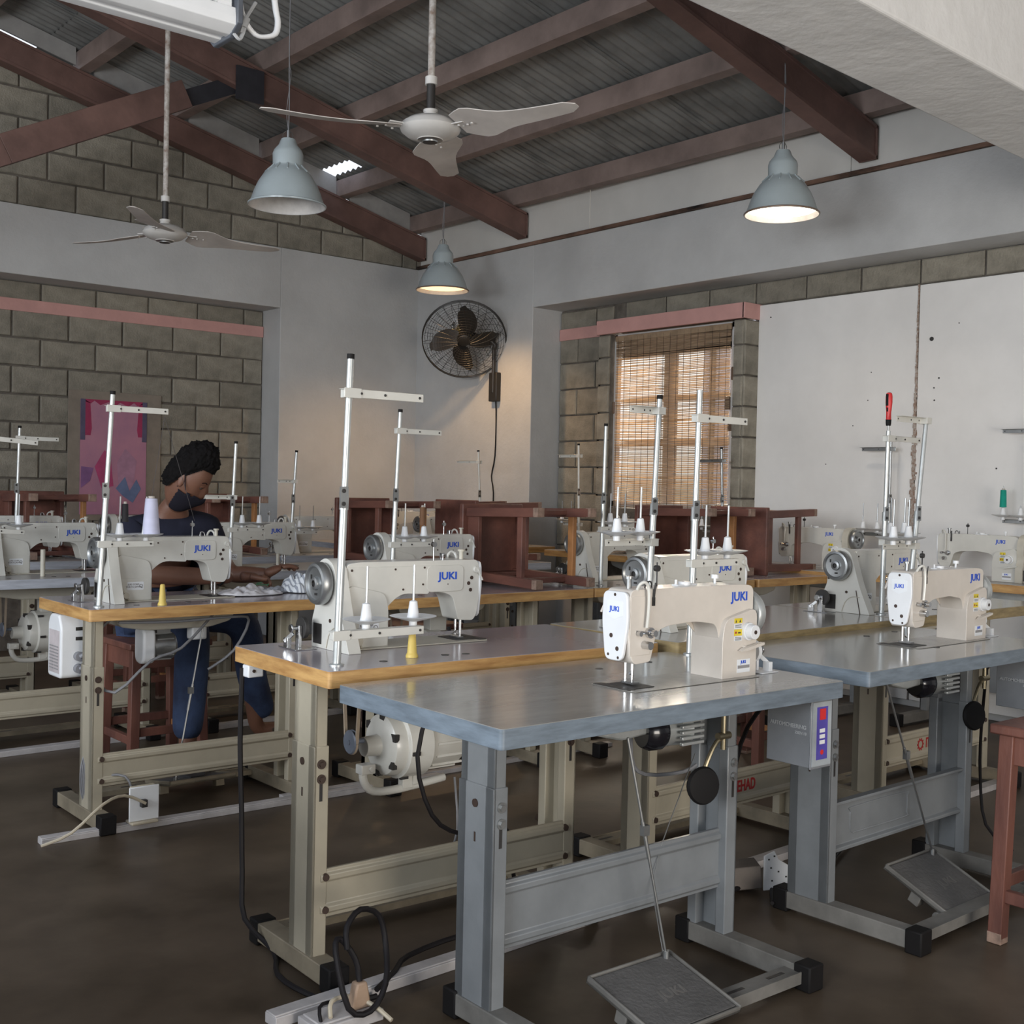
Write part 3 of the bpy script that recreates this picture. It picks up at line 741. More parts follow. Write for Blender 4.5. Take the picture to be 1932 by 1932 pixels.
    if not rib:   # pressed rectangular panel
        m_ = MB().tube([(xa+.16, yy-.0105, bz+.045), (xa+.48, yy-.0105, bz+.045), (xa+.50, yy-.0105, bz+.06), (xa+.50, yy-.0105, bt-.05), (xa+.48, yy-.0105, bt-.036), (xa+.16, yy-.0105, bt-.036), (xa+.145, yy-.0105, bt-.05), (xa+.145, yy-.0105, bz+.06), (xa+.16, yy-.0105, bz+.045)], .003, n=5)
        m_.done('pressed_panel', leg, parent=cbm)
    if text_on:
        zc = (bz+bt)/2; X = (xa+xb)/2
        yt = max(p[0] for p in pts)+.001 if abs(rot) >= 1 else min(p[0] for p in pts)-.001
        yt = (yy+.0128) if abs(rot) >= 1 else (yy-.0128)
        xd = (-1, 0, 0) if abs(rot) >= 1 else (1, 0, 0)
        X -= text_dx; text(text_on, .062, red_ink, (X+(-.022 if xd[0] < 0 else .022), yt, zc), xd, (0, 0, 1), cbm, .70)
        g = MB(); sx = xd[0]; gx = X-sx*.112
        for k in range(10):
            a_ = 2*PI*k/10
            g.beam((gx+.021*math.cos(a_), yt, zc+.021*math.sin(a_)), (gx+.029*math.cos(a_), yt, zc+.029*math.sin(a_)), .008, .001, upv=(0, 1, 0))
            a2 = 2*PI*(k+1)/10
            g.beam((gx+.020*math.cos(a_), yt, zc+.020*math.sin(a_)), (gx+.020*math.cos(a2), yt, zc+.020*math.sin(a2)), .007, .001, upv=(0, 1, 0))
        g.done('gear_emblem', red_ink, parent=cbm, smooth=0)
    # low bar between the feet and the treadle
    if lowbar:
        yb_ = ly[0]-ff+.05
        m_ = MB().box(lx[0]+.04, lx[1]-.04, yb_-.03, yb_+.03, .030, .052).box(lx[0]+.04, lx[1]-.04, yb_-.034, yb_-.03, .022, .056)
        for xx in (lx[1]-.13, lx[1]-.30): m_.box(xx-.035, xx+.035, yb_-.006, yb_+.006, .0521, .0528, 1)
        m_.done('foot_bar', [foot, dark], parent=t, bev=.002)
    if pedal:
        px, py, tl = pedal
        T = Matrix.Translation((px, py, .088)) @ Matrix.Rotation(tl, 4, 'X')
        m_ = MB().box(-.155, .155, -.135, .135, -.012, 0, T=T).box(-.155, -.147, -.135, .135, -.012, .010, T=T).box(.147, .155, -.135, .135, -.012, .010, T=T)
        m_.box(-.155, .155, .127, .135, -.012, .010, T=T).box(-.155, .155, -.135, -.127, -.012, .006, T=T)
        m_.box(-.15, -.11, -.02, .02, -.05, -.012, T=T).box(.11, .15, -.02, .02, -.05, -.012, T=T)
        m_.cyl(T @ Vector((-.15, -.10, -.02)), T @ Vector((-.175, -.10, -.02)), .018, n=14)
        pe = m_.done('treadle', foot_c if leg is cream_leg else foot_m, parent=t, bev=.003)
        mt_ = MB().box(-.143, .143, -.124, .124, 0, .005, T=T)
        mt_.done('treadle_mat', mat('ribbed_rubber', (.12, .115, .11), .7, bump=.4, bscale=80), parent=pe, bev=.002)
        text('JUKI', .045, mat('embossed_rubber', (.16, .15, .14), .6), tuple(T @ Vector((.02, -.01, .0055))), (1, 0, 0), tuple((T.to_3x3() @ Vector((0, 1, 0)))), pe, 1.1)
        a_ = T @ Vector((.12, .115, .012)); b_ = Vector(rod or (px+.05, py-.05+.12, zt-.14))
        m_ = MB().cyl(a_, b_, .0038, n=8); c_ = a_.lerp(b_, .58)
        m_.box(c_.x-.008, c_.x+.014, c_.y-.008, c_.y+.008, c_.z-.014, c_.z+.014).cyl(a_.lerp(b_, .45), a_.lerp(b_, .62), .0055, n=8)
        m_.cyl(a_+Vector((0, 0, -.012)), a_+Vector((0, 0, .012)), .009, n=10)
        m_.done('pedal_rod', steel, parent=t)
    # oil pan under the machine
    MB().prism(fillet([(-.10, zt-th), (.44, zt-th), (.42, zt-th-.055), (.30, zt-th-.075-pan_dz*.3), (.02, zt-th-.075-pan_dz), (-.08, zt-th-.05-pan_dz)], .02), -.07, .09, 'y').done('oil_pan', cream2 if leg is cream_leg else alu, parent=t, bev=.006)
    if motor == 'clutch':
        mo = MB(); c = Vector((.18, -.06, zt-.31)); ax = Vector((-1, 0, 0))
        mo.lathe([(0, -.02), (.030, -.02), (.034, .03), (.040, .032), (.075, .034), (.095, .045), (.100, .060), (.100, .085), (.112, .09), (.112, .175), (.098, .185), (.094, .20), (.094, .30), (.085, .315), (0, .315)], c+Vector((.10, 0, 0)), ax, n=32)
        for k in range(14):
            a_ = 2*PI*k/14
            mo.box(c.x-.215, c.x-.10, c.y+.094*math.cos(a_)-.004, c.y+.094*math.cos(a_)+.004, c.z+.094*math.sin(a_)-.004, c.z+.094*math.sin(a_)+.004)
        m1 = mo.done('motor', cream if leg is cream_leg else cream2, parent=t, bev=.001, smooth=35)
        v = MB()
        for k in range(6):
            a_ = 2*PI*k/6+.4
            v.box(c.x+.046, c.x+.062, c.y+.088*math.cos(a_)-.012, c.y+.088*math.cos(a_)+.012, c.z+.088*math.sin(a_)-.012, c.z+.088*math.sin(a_)+.012)
            a_ += .5; v.box(c.x-.02, c.x+.008, c.y+.1115*math.cos(a_)-.006, c.y+.1115*math.cos(a_)+.006, c.z+.1115*math.sin(a_)-.006, c.z+.1115*math.sin(a_)+.006)
        tag(v.done('vent', dark, parent=m1, smooth=0), kind='stuff')
        pc = c+Vector((.155, 0, .02))
        pu = MB().lathe([(0, 0), (.034, 0), (.038, .003), (.028, .008), (.038, .013), (.034, .017), (0, .017)], pc, (1, 0, 0), n=24).cyl((pc.x-.04, pc.y, pc.z), (pc.x+.02, pc.y, pc.z), .008)
        pu.done('pulley', mat('blue_grey_pulley', (.22, .25, .31), .4, metal=.4), parent=m1, smooth=30)
        bl_ = MB(); bx = pc.x+.008
        bl_.beam((bx, pc.y-.033, pc.z), (bx, pc.y-.060, zt-.03), .006, .010, upv=(1, 0, 0)).beam((bx, pc.y+.033, pc.z), (bx, pc.y+.055, zt-.03), .006, .010, upv=(1, 0, 0))
        bl_.tube([(bx, pc.y+.034*math.cos(a_), pc.z-.034*math.sin(a_)) for a_ in [PI*k/8 for k in range(9)]], .006, n=6, smooth=0)
        bl_.done('drive_belt', mat('tan_belt', (.45, .36, .27), .7), parent=m1)
        br = MB().box(c.x-.12, c.x-.02, c.y-.03, c.y+.03, c.z+.10, zt-th).tube([(c.x+.12, c.y, c.z-.07), (c.x+.115, c.y, c.z-.11), (c.x+.08, c.y, c.z-.145), (c.x-.02, c.y, c.z-.150), (c.x-.19, c.y, c.z-.135)], .014, n=8)
        br.box(c.x-.075, c.x-.055, c.y-.02, c.y+.02, c.z-.14, c.z+.12).box(c.x+.085, c.x+.135, c.y-.02, c.y+.02, c.z-.085, c.z-.055).box(c.x-.06, c.x-.02, c.y-.015, c.y+.015, c.z-.15, c.z-.10).cyl((c.x+.10, c.y-.025, c.z-.07), (c.x+.10, c.y+.025, c.z-.07), .009)
        br.done('motor_bracket', cream if leg is cream_leg else cream2, parent=m1, bev=.003)
    elif motor == 'servo':
        c = Vector((.26, .02, zt-.18))
        m_ = MB().prism(fillet([(-.04, .06, .02), (.06, .06, .03), (.06, -.09, .06), (-.04, -.09, .05)], .03), 0, .055, 'x')
        for v in m_.bm.verts: v.co += Vector((c.x, c.y, c.z))
        m1 = m_.done('motor', whitep, parent=t, bev=.01, seg=3)
        m_ = MB().lathe([(0, 0), (.055, 0), (.058, .09), (.05, .10), (0, .10)], (c.x, c.y, c.z-.02), (-1, 0, 0), n=24)
        for k in range(10):
            a_ = 2*PI*k/10; m_.box(c.x-.085, c.x-.01, c.y+.058*math.cos(a_)-.003, c.y+.058*math.cos(a_)+.003, c.z-.02+.058*math.sin(a_)-.003, c.z-.02+.058*math.sin(a_)+.003)
        m_.box(c.x-.08, c.x-.02, c.y-.02, c.y+.02, c.z+.03, zt-th)
        m_.done('motor_body', steel, parent=m1)
        m_ = MB().box(c.x-.24, c.x-.17, c.y-.02, c.y+.04, c.z+.0, c.z+.105).done('sensor_box', whitep, parent=m1, bev=.008)
    elif motor == 'direct':
        c = Vector((.24, -.04, zt-th-.085))
        m_ = MB().lathe([(0, 0), (.045, 0), (.055, .02), (.055, .055), (.045, .07), (.045, .15), (.03, .16), (0, .16)], (c.x-.12, c.y, c.z-.01), (1, -.25, 0), n=24, ms=[1, 1, 1, 1, 0, 0, 0])
        for k in range(6): m_.box(c.x-.045, c.x+.045, c.y-.09, c.y-.078, c.z-.045+k*.016, c.z-.036+k*.016)
        m_.done('motor', [alu, black_g], parent=t, bev=.002)
    if ctrl:
        bx0, bx1, by0, by1, bz0, bz1 = ctrl
        m_ = MB().box(bx0, bx1, by0, by1, bz0, bz1).box(bx0-.001, bx1+.001, by0-.004, by0, bz0-.004, bz1)
        cbx = m_.done('control_box', mat('grey_sheet_steel', (.235, .245, .26), .42, metal=.2, amt=.06), parent=t, bev=.002)
        pn = MB().box(bx0+.004, bx1-.004, by0-.0062, by0-.004, bz0+.004, bz1-.008).done('switch_panel', mat('panel_grey', (.36, .39, .41), .4), parent=cbx, smooth=0)
        hgt = bz1-bz0
        p2 = MB().box(bx0+.022, bx1-.022, by0-.0070, by0-.0062, bz0+.022, bz1-.022)
        for k in range(3): p2.box(bx0+.035, bx1-.035, by0-.0078, by0-.007, bz0+hgt*(.34+.085*k), bz0+hgt*(.34+.085*k)+.011, 1)
        p2.cyl(((bx0+bx1)/2, by0-.0078, bz0+hgt*.22), ((bx0+bx1)/2, by0-.007, bz0+hgt*.22), .0075, n=12, m=2)
        p2.box(bx0+.034, bx1-.034, by0-.009, by0-.007, bz0+hgt*.70, bz0+hgt*.86, 2)
        p2.done('switch_label', [mat('violet_blue_label', (.09, .07, .36), .4), white_ink, red_m], parent=cbx, smooth=0)
        text('AUTOMCHEERING', .016, mat('faint_print', (.42, .43, .44), .5), (bx0-.0016, (by0+by1)/2, bz0+hgt*.58), (0, -1, 0), (0, 0, 1), cbx, .95)
        text('ZEEN 13', .011, mat('faint_print', (.42, .43, .44), .5), (bx0-.0016, (by0+by1)/2-.045, bz0+hgt*.49), (0, -1, 0), (0, 0, 1), cbx)
    if knee:
        kx, ky, kz = knee
        m_ = MB().lathe([(0, -.012), (.03, -.012), (.052, -.004), (.055, .004), (.050, .012), (.03, .015), (0, .015)], (kx, ky, kz), (-.25, -1, .1), n=28)
        kn = m_.done('knee_pad', black, parent=t)
        MB().tube([(kx+.005, ky+.015, kz), (kx+.03, ky+.012, kz+.06), (kx+.07, ky+.012, kz+.115), (kx+.12, ky+.012, kz+.135)], .0065, n=8).cyl((kx+.10, ky+.012, kz+.09), (kx+.10, ky+.012, kz+.19), .008).cyl((kx+.075, ky+.012, kz+.13), (kx+.125, ky+.012, kz+.13), .011).done('knee_lever', mat('brass_rod', (.42, .36, .24), .35, metal=.9), parent=t)
        MB().box(kx+.07, kx+.16, ky-.02, ky+.07, zt-th-.04, zt-th).done('lever_housing', alu, parent=t, bev=.006)
    # small plugged holes in the top
    m_ = MB()
    for xx, yy in ((.10, -.135 if abs(rot) < 1 else .20), (.17, .19), (.40, .21)):
        m_.cyl((xx, yy, zt-.0005), (xx, yy, zt+.0012), .012, n=14)
    m_.done('hole_plug', dark, parent=t)
    return t

# ================================================================= PLACE THE ROWS
deg = math.radians
def on_table(obj, tb, zt, x, y, rz=0):
    rot = tb.rotation_euler.z
    q = Matrix.Rotation(rot, 3, 'Z') @ Vector((x, y, 0))
    obj.location = (tb.location.x+q.x, tb.location.y+q.y, zt); obj.rotation_euler = (0, 0, rot+rz)
# front row, operators on the camera side
T1 = sewing_table(2.31, 2.34, deg(-1.2), 1.26, .70, .865, 'grey-topped sewing table nearest the camera, blue-grey edge band, red rocker switch below', lam_grey, edge_grey, grey_leg, foot_m,
                  pedal=(.0, -.265, deg(14)), motor='direct', ctrl=(.518, .612, -.318, -.165, .62, .815), knee=(.315, -.10, .555), rib=True, beam_bolts=False, pan_dz=.03, rod=(-.03, -.14, .74), beam_z=(.205, .385), group='sewing tables')
T2 = sewing_table(3.77, 2.37, deg(1.0), 1.26, .65, .865, 'grey-topped sewing table right of the nearest one, beside the red-brown stool', lam_grey, edge_grey, grey_leg, foot_m,
                  lx=(-.50, .43), ly=(-.11, .045), ff=.33, fr=.04, pedal=(-.05, -.26, deg(24)), motor='direct', ctrl=(.50, .595, -.315, -.16, .62, .80), knee=(.41, -.12, .585), rib=False, pan_dz=.03, rod=(-.30, -.18, .79), group='sewing tables')
# second row, operators on the far side
kw = dict(lx=(-.36, .61), ly=(.06, .195), ff=.23, fr=.11, beam_z=(.175, .312), collar=.662)
T3 = sewing_table(2.335, 3.04, deg(180-2.3), 1.255, .60, .89, 'lavender sewing table with varnished pine edge, directly behind the nearest grey table', lam_lav, edge_wood, cream_leg, foot_c,
                  motor='clutch', group='sewing tables', **kw)
T7 = sewing_table(3.705, 3.015, deg(180+.8), 1.40, .64, .89, 'grey plywood-edged sewing table with red lettering on its crossbeam, behind the front tables', lam_grey, edge_ply, cream_leg, foot_c,
                  lx=(-.37, .59), ly=(-.03, .10), ff=.25, fr=.16, beam_z=(.19, .33), collar=.662, text_on='ITTEHAD', text_dx=.035, motor=None, group='sewing tables')
T8 = sewing_table(5.09, 3.05, deg(180+.8), 1.34, .64, .89, 'grey sewing table with red gear emblem on its crossbeam, behind the right front table', lam_grey, edge_ply, cream_leg, foot_c,
                  lx=(-.50, .46), ly=(-.03, .12), ff=.25, fr=.16, beam_z=(.19, .33), collar=.662, text_on='ITTEHAD', text_dx=-.04, motor=None, group='sewing tables')
# third row
T4 = sewing_table(2.345, 4.86, deg(180-.6), 1.25, .60, .89, 'pine-edged sewing table where the masked man is working', lam_lav, edge_wood, cream_leg, foot_c,
                  motor='servo', group='sewing tables', pedal=(.05, -.02, deg(10)), lx=(-.36, .57), ly=(.06, .195), ff=.28, fr=.12, beam_z=(.163, .296), collar=.646, rod=(.05, .08, .77))
T5 = sewing_table(3.63, 4.69, deg(180), 1.28, .60, .89, 'pine-edged sewing table left of the lying stool, middle of the third row', lam_lav, edge_wood, cream_leg, foot_c,
                  motor='clutch', group='sewing tables', **kw)
T6 = sewing_table(4.94, 4.70, deg(180+.4), 1.32, .60, .89, 'pine-edged sewing table at the right end of the third row', lam_grey, edge_wood, cream_leg, foot_c, group='sewing tables', **kw)
# fourth row
D1 = sewing_table(2.31, 6.38, deg(180), 1.24, .62, .89, 'pale-edged sewing table at the left edge, behind the masked man', lam_wht, edge_wht, cream_leg, foot_c, motor='clutch', group='sewing tables', **kw)
D2 = sewing_table(3.57, 6.38, deg(180), 1.26, .62, .89, 'pale-edged sewing table just beyond the hands of the masked man', lam_wht, edge_wht, cream_leg, foot_c, group='sewing tables', **kw)
D3 = sewing_table(4.86, 6.38, deg(180), 1.26, .62, .89, 'pale-edged sewing table hidden behind the lying stool of the third row', lam_wht, edge_wht, cream_leg, foot_c, group='sewing tables', **kw)
# fifth row
E0 = sewing_table(3.42, 7.62, deg(180), 1.26, .62, .89, 'pale-edged sewing table in the back row below the poster', lam_wht, edge_wht, cream_leg, foot_c, group='sewing tables', **kw)
E1 = sewing_table(4.72, 7.62, deg(180), 1.26, .62, .89, 'pale-edged sewing table in the back row carrying a stool on its side', lam_wht, edge_wht, cream_leg, foot_c, group='sewing tables', **kw)
# along the right wall, operators facing the wall
WR = {}
for nm_, yc, lb in (('W5', 3.58, 'pine-edged sewing table against the right wall near the panel joint'), ('W4', 4.88, 'pine-edged sewing table against the right wall beside the window pier'),
                    ('W3', 6.47, 'pine-edged sewing table under the blind-covered window'), ('W2', 8.05, 'pine-edged sewing table in the far corner under the wall fan')):
    WR[nm_] = sewing_table({'W5': 6.78, 'W4': 6.63, 'W3': 6.62, 'W2': 6.46}[nm_], yc, deg(-90), 1.26, .58, .91, lb, lam_wht, edge_wood, grey_leg, foot_m, group='sewing tables', lowbar=False)

lbs = {'T3': 'cream machine with grey handwheel on the lavender table, beside the tall bright thread pole', 'T7': 'machine with round handwheel just behind the nearest white machine',
       'T8': 'machine with big belt cover beside the pole that holds the red screwdriver', 'T4': 'machine the masked man is sewing at, white cone above it',
       'T5': 'machine with handwheel left of the lying stool on the third-row table', 'T6': 'machine right of the lying stool, in front of the window',
       'D1': 'machine at the left edge of the picture behind the masked man', 'D2': 'machine beyond the masked man\'s wrists with two bare spool pins',
       'E0': 'machine in the back row mostly hidden behind the masked man', 'E1': 'cream machine in the back row against the plaster wall'}
proto = None
MACH = {}
for key, tb, zt, x, y in (('T3', T3, .89, -.07, -.10), ('T7', T7, .89, .035, -.015), ('T8', T8, .89, .19, .03), ('T4', T4, .89, -.02, .01), ('T5', T5, .89, -.055, -.10), ('T6', T6, .89, -.09, -.12),
                          ('D1', D1, .89, -.08, -.09), ('D2', D2, .89, -.05, -.09), ('E0', E0, .89, -.07, -.05), ('E1', E1, .89, -.08, -.05)):
    if proto is None:
        o = proto = make_machine('belt', cream, lbs[key], 'machines seen from behind')
    else:
        o = copy_tree(proto)
    o['label'] = lbs[key]; on_table(o, tb, zt+.0005, x, y); MACH[key] = o
front = mat('machine_paint_pinkish', (.68, .62, .55), .3, amt=.06, scale=6, coat=.3)
m1 = make_machine('direct', front, 'white machine with blue letters nearest the camera, on the front grey table', 'machines facing the camera')
on_table(m1, T1, .8655, .035, -.085)
m2 = copy_tree(m1); m2['label'] = 'warm cream machine facing the camera on the right-hand grey table'
on_table(m2, T2, .8655, .075, -.04)
proto = None
for key, dy, lb in (('W5', -.22, 'white machine against the right wall at the picture edge'), ('W4', .0, 'white machine against the right wall beside the upturned stool legs'),
                    ('W3', 0.05, 'machine under the blind-covered window, mostly hidden by stools'), ('W2', 0.0, 'small distant machine in the far corner seen through the lying stool')):
    if proto is None: o = proto = make_machine('room', cream, lb, 'machines along the right wall')
    else: o = copy_tree(proto)
    o['label'] = lb; on_table(o, WR[key], .9105, -.01+dy, -.05)

# thread stands
S = thread_stand
S((1.772, 2.850, .89), 'tall bright thread stand on the lavender table, empty discs in front of its machine', lean=(.028, 0), h=.875, disc_z=.085, arm_z=.765, dx=(.105, .27), blen=.285, arm_len=.245)
S((1.785, 4.650, .89), 'thread stand holding the white and the black cone beside the masked man', lean=(.045, 0), h=.86, disc_z=.250, arm_z=.790)
S((3.10, 4.53, .89), 'thread stand between the lavender table pole and the wall fan', lean=(.035, 0), h=.86, disc_z=.235, arm_z=.76)
S((4.42, 4.50, .89), 'thread stand left of the window, empty top, in front of the block strip', lean=(.015, 0), h=.86, disc_z=.30, arm=None, tilt=0)
S((3.02, 2.84, .89), 'left one of the two crossed thread stands in front of the window', lean=(.06, .02), h=.845, disc_z=.33, arm_z=.79, arm=deg(180), arm_len=.13, dd=deg(178))
S((2.955, 2.585, .865), 'right one of the two crossed thread stands in front of the window', lean=(.02, .0), h=.88, disc_z=.30, arm_z=.775, arm=0, cap=False, dd=deg(-2))
S((4.37, 2.66, .865), 'leaning thread stand with aluminium arm behind the right-hand front machine', lean=(.14, .02), h=.86, disc_z=.33, arm_z=.850, arm=deg(180), cap=False, dd=deg(180), arm_len=.20)
S((4.50, 2.86, .89), 'thread stand with the red screwdriver stuck in its top', lean=(.015, .0), h=.80, disc_z=.31, arm_z=.755, cap=False)
S((1.76, 6.17, .89), 'thread stand cut by the left picture edge, only arm and discs in view', lean=(.05, 0), h=.88, disc_z=.245, arm_z=.70, arm_len=.24, tilt=deg(4))
S((3.13, 6.20, .89), 'thread stand right of the masked man, arm pointing left', lean=(.03, 0), h=.74, disc_z=.235, arm_z=.42, arm=deg(175), arm_len=.18)
S((2.33, 7.42, .89), 'thin thread stand in front of the pink poster, arm pointing right', lean=(.02, 0), h=.82, arm_z=.745, discs=False)
S((4.20, 7.40, .89), 'thread stand against the plaster strip beside the block panel', lean=(.04, 0), h=.74, arm_z=.52, arm=deg(180), arm_len=.13, disc_z=.16)
W = dict(mt=steel, discs=True)
S((6.98, 4.40, .91), 'dull metal thread stand against the right wall, arm pointing left', lean=(0, .0), h=.87, arm=deg(90), arm_z=.80, dd=deg(90), disc_z=.23, pins=(.15, .15), mt=steel)
S((6.98, 3.42, .91), 'thread stand at the right picture edge carrying the green spool', lean=(0, .0), h=.97, arm=deg(90), arm_z=.90, dd=deg(90), disc_z=.35, pins=(.02, .16), mt=steel, arm_len=.22)
S((6.80, 5.65, .91), 'thin thread stand in front of the right part of the window blind', lean=(0, .04), h=.82, arm=deg(90), arm_z=.72, dd=deg(90), disc_z=.2, mt=steel)
S((6.66, 7.04, .91), 'thin cream thread stand left of the window in the block recess', lean=(0, .03), h=.86, arm=deg(95), arm_z=.76, dd=deg(90), disc_z=.2, mt=cream)
S((6.28, 7.84, .91), 'thread stand against the corner wall left of the fan cable', lean=(-.03, .03), h=.80, arm=deg(110), arm_z=.70, dd=deg(90), discs=False, mt=cream)

# ================================================================= STOOLS
def make_stool(label, H=.62, wdt=.42):
    t = thing('stool', (0, 0, 0), label, 'stool', 0, 'red-brown wooden stools')
    a = wdt/2
    MB().box(-a, a, -a, a, H-.032, H).done('seat', stool_m, parent=t, bev=.006)
    for sx in (-1, 1):
        for sy in (-1, 1):
            m_ = MB(); i = a-.045; o = a-.008; lw = .046
            bx_, by_ = sx*(o-lw/2), sy*(o-lw/2); tx, ty = sx*(i-.0), sy*(i-.0)
            P = []
            for (cx_, cy_, z_, hw) in ((bx_, by_, 0, lw*.5), (tx, ty, H-.032, lw*.5)):
                for q, r_ in ((-1, -1), (1, -1), (1, 1), (-1, 1)): P.append(Vector((cx_+q*hw, cy_+r_*hw, z_)))
            m_.hexa(P)
            lg = m_.done('leg', stool_m, parent=t, bev=.003)
            MB().box(bx_-lw*.508, bx_+lw*.508, by_-lw*.508, by_+lw*.508, -.001, .034).done('bare_foot', stool_end, parent=lg, bev=.002)
    i = a-.045
    for s in (-1, 1):
        MB().box(-i, i, s*i-.011, s*i+.011, H-.125, H-.032).done('apron', stool_m, parent=t, bev=.002)
        MB().box(s*i-.011, s*i+.011, -i, i, H-.125, H-.032).done('apron', stool_m, parent=t, bev=.002)
        k = a-.035
        MB().box(-k, k, s*k-.013, s*k+.013, .17, .21).done('stretcher', [stool_m], parent=t, bev=.003)
        MB().box(s*k-.013, s*k+.013, -k, k, .13, .17).done('stretcher', [stool_raw if s > 0 else stool_m], parent=t, bev=.003)
    return t
st0 = make_stool('upright red-brown stool at the right picture edge beside the grey table', H=.69, wdt=.44)
st0.location = (3.775, 1.645, .002)
stA = make_stool('red-brown stool lying with four leg ends toward the camera on the third-row table')
def lay(o, x, y, z, axis='-y', tilt=0):      # lying on its side: legs pointing along axis
    if axis == '-y': q = Matrix.Rotation(-PI/2, 4, 'X')       # z up -> +y ; legs toward -y
    else: q = Matrix.Rotation(-PI/2, 4, 'Y')                  # seat at -x, legs toward +x
    M_ = Matrix.Translation((x, y, z)) @ Matrix.Rotation(tilt, 4, 'Z') @ q
    o.matrix_world = M_; o.location = M_.translation; o.rotation_euler = M_.to_euler()
lay(stA, 4.065, 4.385, .89+.21)
def lstool(lb, *a, **k):
    o = copy_tree(stA); o['label'] = lb; lay(o, *a, **k); return o
lstool('red-brown stool lying just behind the big lying stool, seat board to the left', 5.47, 6.38, .89+.21, axis='+x', tilt=deg(3))
lstool('red-brown stool lying on the fourth-row table left of the fan cable', 4.36, 6.12, .89+.21)
lstool('red-brown stool lying below the window, leg ends toward the camera', 5.58, 4.56, .89+.21)
lstool('red-brown stool lying with legs pointing at the white wall panels', 6.50, 4.84, .89+.21, axis='+x', tilt=deg(6))
lstool('dark stool lying behind the machine at the left edge, under the poster', 2.60, 7.36, .89+.21)
lstool('dark stool lying in the back row right of the masked man', 3.80, 7.36, .89+.21)
s_ = MB().box(-.006, .006, .0, .0007, -.045, .045)
ms = copy_tree(stA); ms['label'] = 'upright wooden stool the masked man sits on'; ms.matrix_world = Matrix.Identity(4); ms.location = (2.44, 5.62, .002); ms.rotation_euler = (0, 0, 0)
for (x, y, lb) in ((1.55, 7.15, 'upright stool on the floor under the left-edge back table'), (3.0, 7.05, 'upright stool on the floor behind the masked man\'s legs'), (3.95, 5.55, 'upright stool on the floor between the third and fourth table rows'),
                   (4.9, 3.85, 'upright stool on the floor behind the right front table')):
    o = copy_tree(stA); o['label'] = lb; o.matrix_world = Matrix.Identity(4); o.location = (x, y, .002); o.rotation_euler = (0, 0, R.uniform(-.1, .1))
s_.bm.free()
# extra tables that carry things seen above the rows
T9 = sewing_table(5.98, 4.70, deg(180), .70, .60, .89, 'short pine-edged table squeezed between the third row and the right wall row', lam_lav, edge_wood, cream_leg, foot_c, group='sewing tables', lx=(-.31, .31), ly=(.06, .195), ff=.23, fr=.11, beam_z=(.175, .312), collar=.662)
E9 = sewing_table(2.10, 7.62, deg(180), 1.26, .62, .89, 'pale-edged sewing table in the back row at the far left', lam_wht, edge_wht, cream_leg, foot_c, group='sewing tables', **kw)
E2 = sewing_table(5.75, 7.62, deg(180), .76, .62, .89, 'pale-edged sewing table in the back row nearest the fan cable', lam_wht, edge_wht, cream_leg, foot_c, group='sewing tables', lx=(-.34, .34), ly=(.06, .195), ff=.23, fr=.11, beam_z=(.175, .312), collar=.662)
F1 = sewing_table(6.02, 9.02, 0, 1.20, .56, .89, 'pale-edged sewing table in the far corner against the plaster walls', lam_wht, edge_wht, cream_leg, foot_c, group='sewing tables')
o = copy_tree(proto); o['label'] = 'small grey-white machine in the far corner facing the camera, above the fifth row'; on_table(o, F1, .8905, .12, -.06)
o = copy_tree(MACH['E0']); o['label'] = 'machine in the back row under the pink poster'; on_table(o, E9, .8905, -.52, -.05)
o = copy_tree(MACH['E0']); o['label'] = 'machine in the back row right behind the grey-poled stand, beside the plaster corner'; on_table(o, E2, .8905, -.27, -.05)

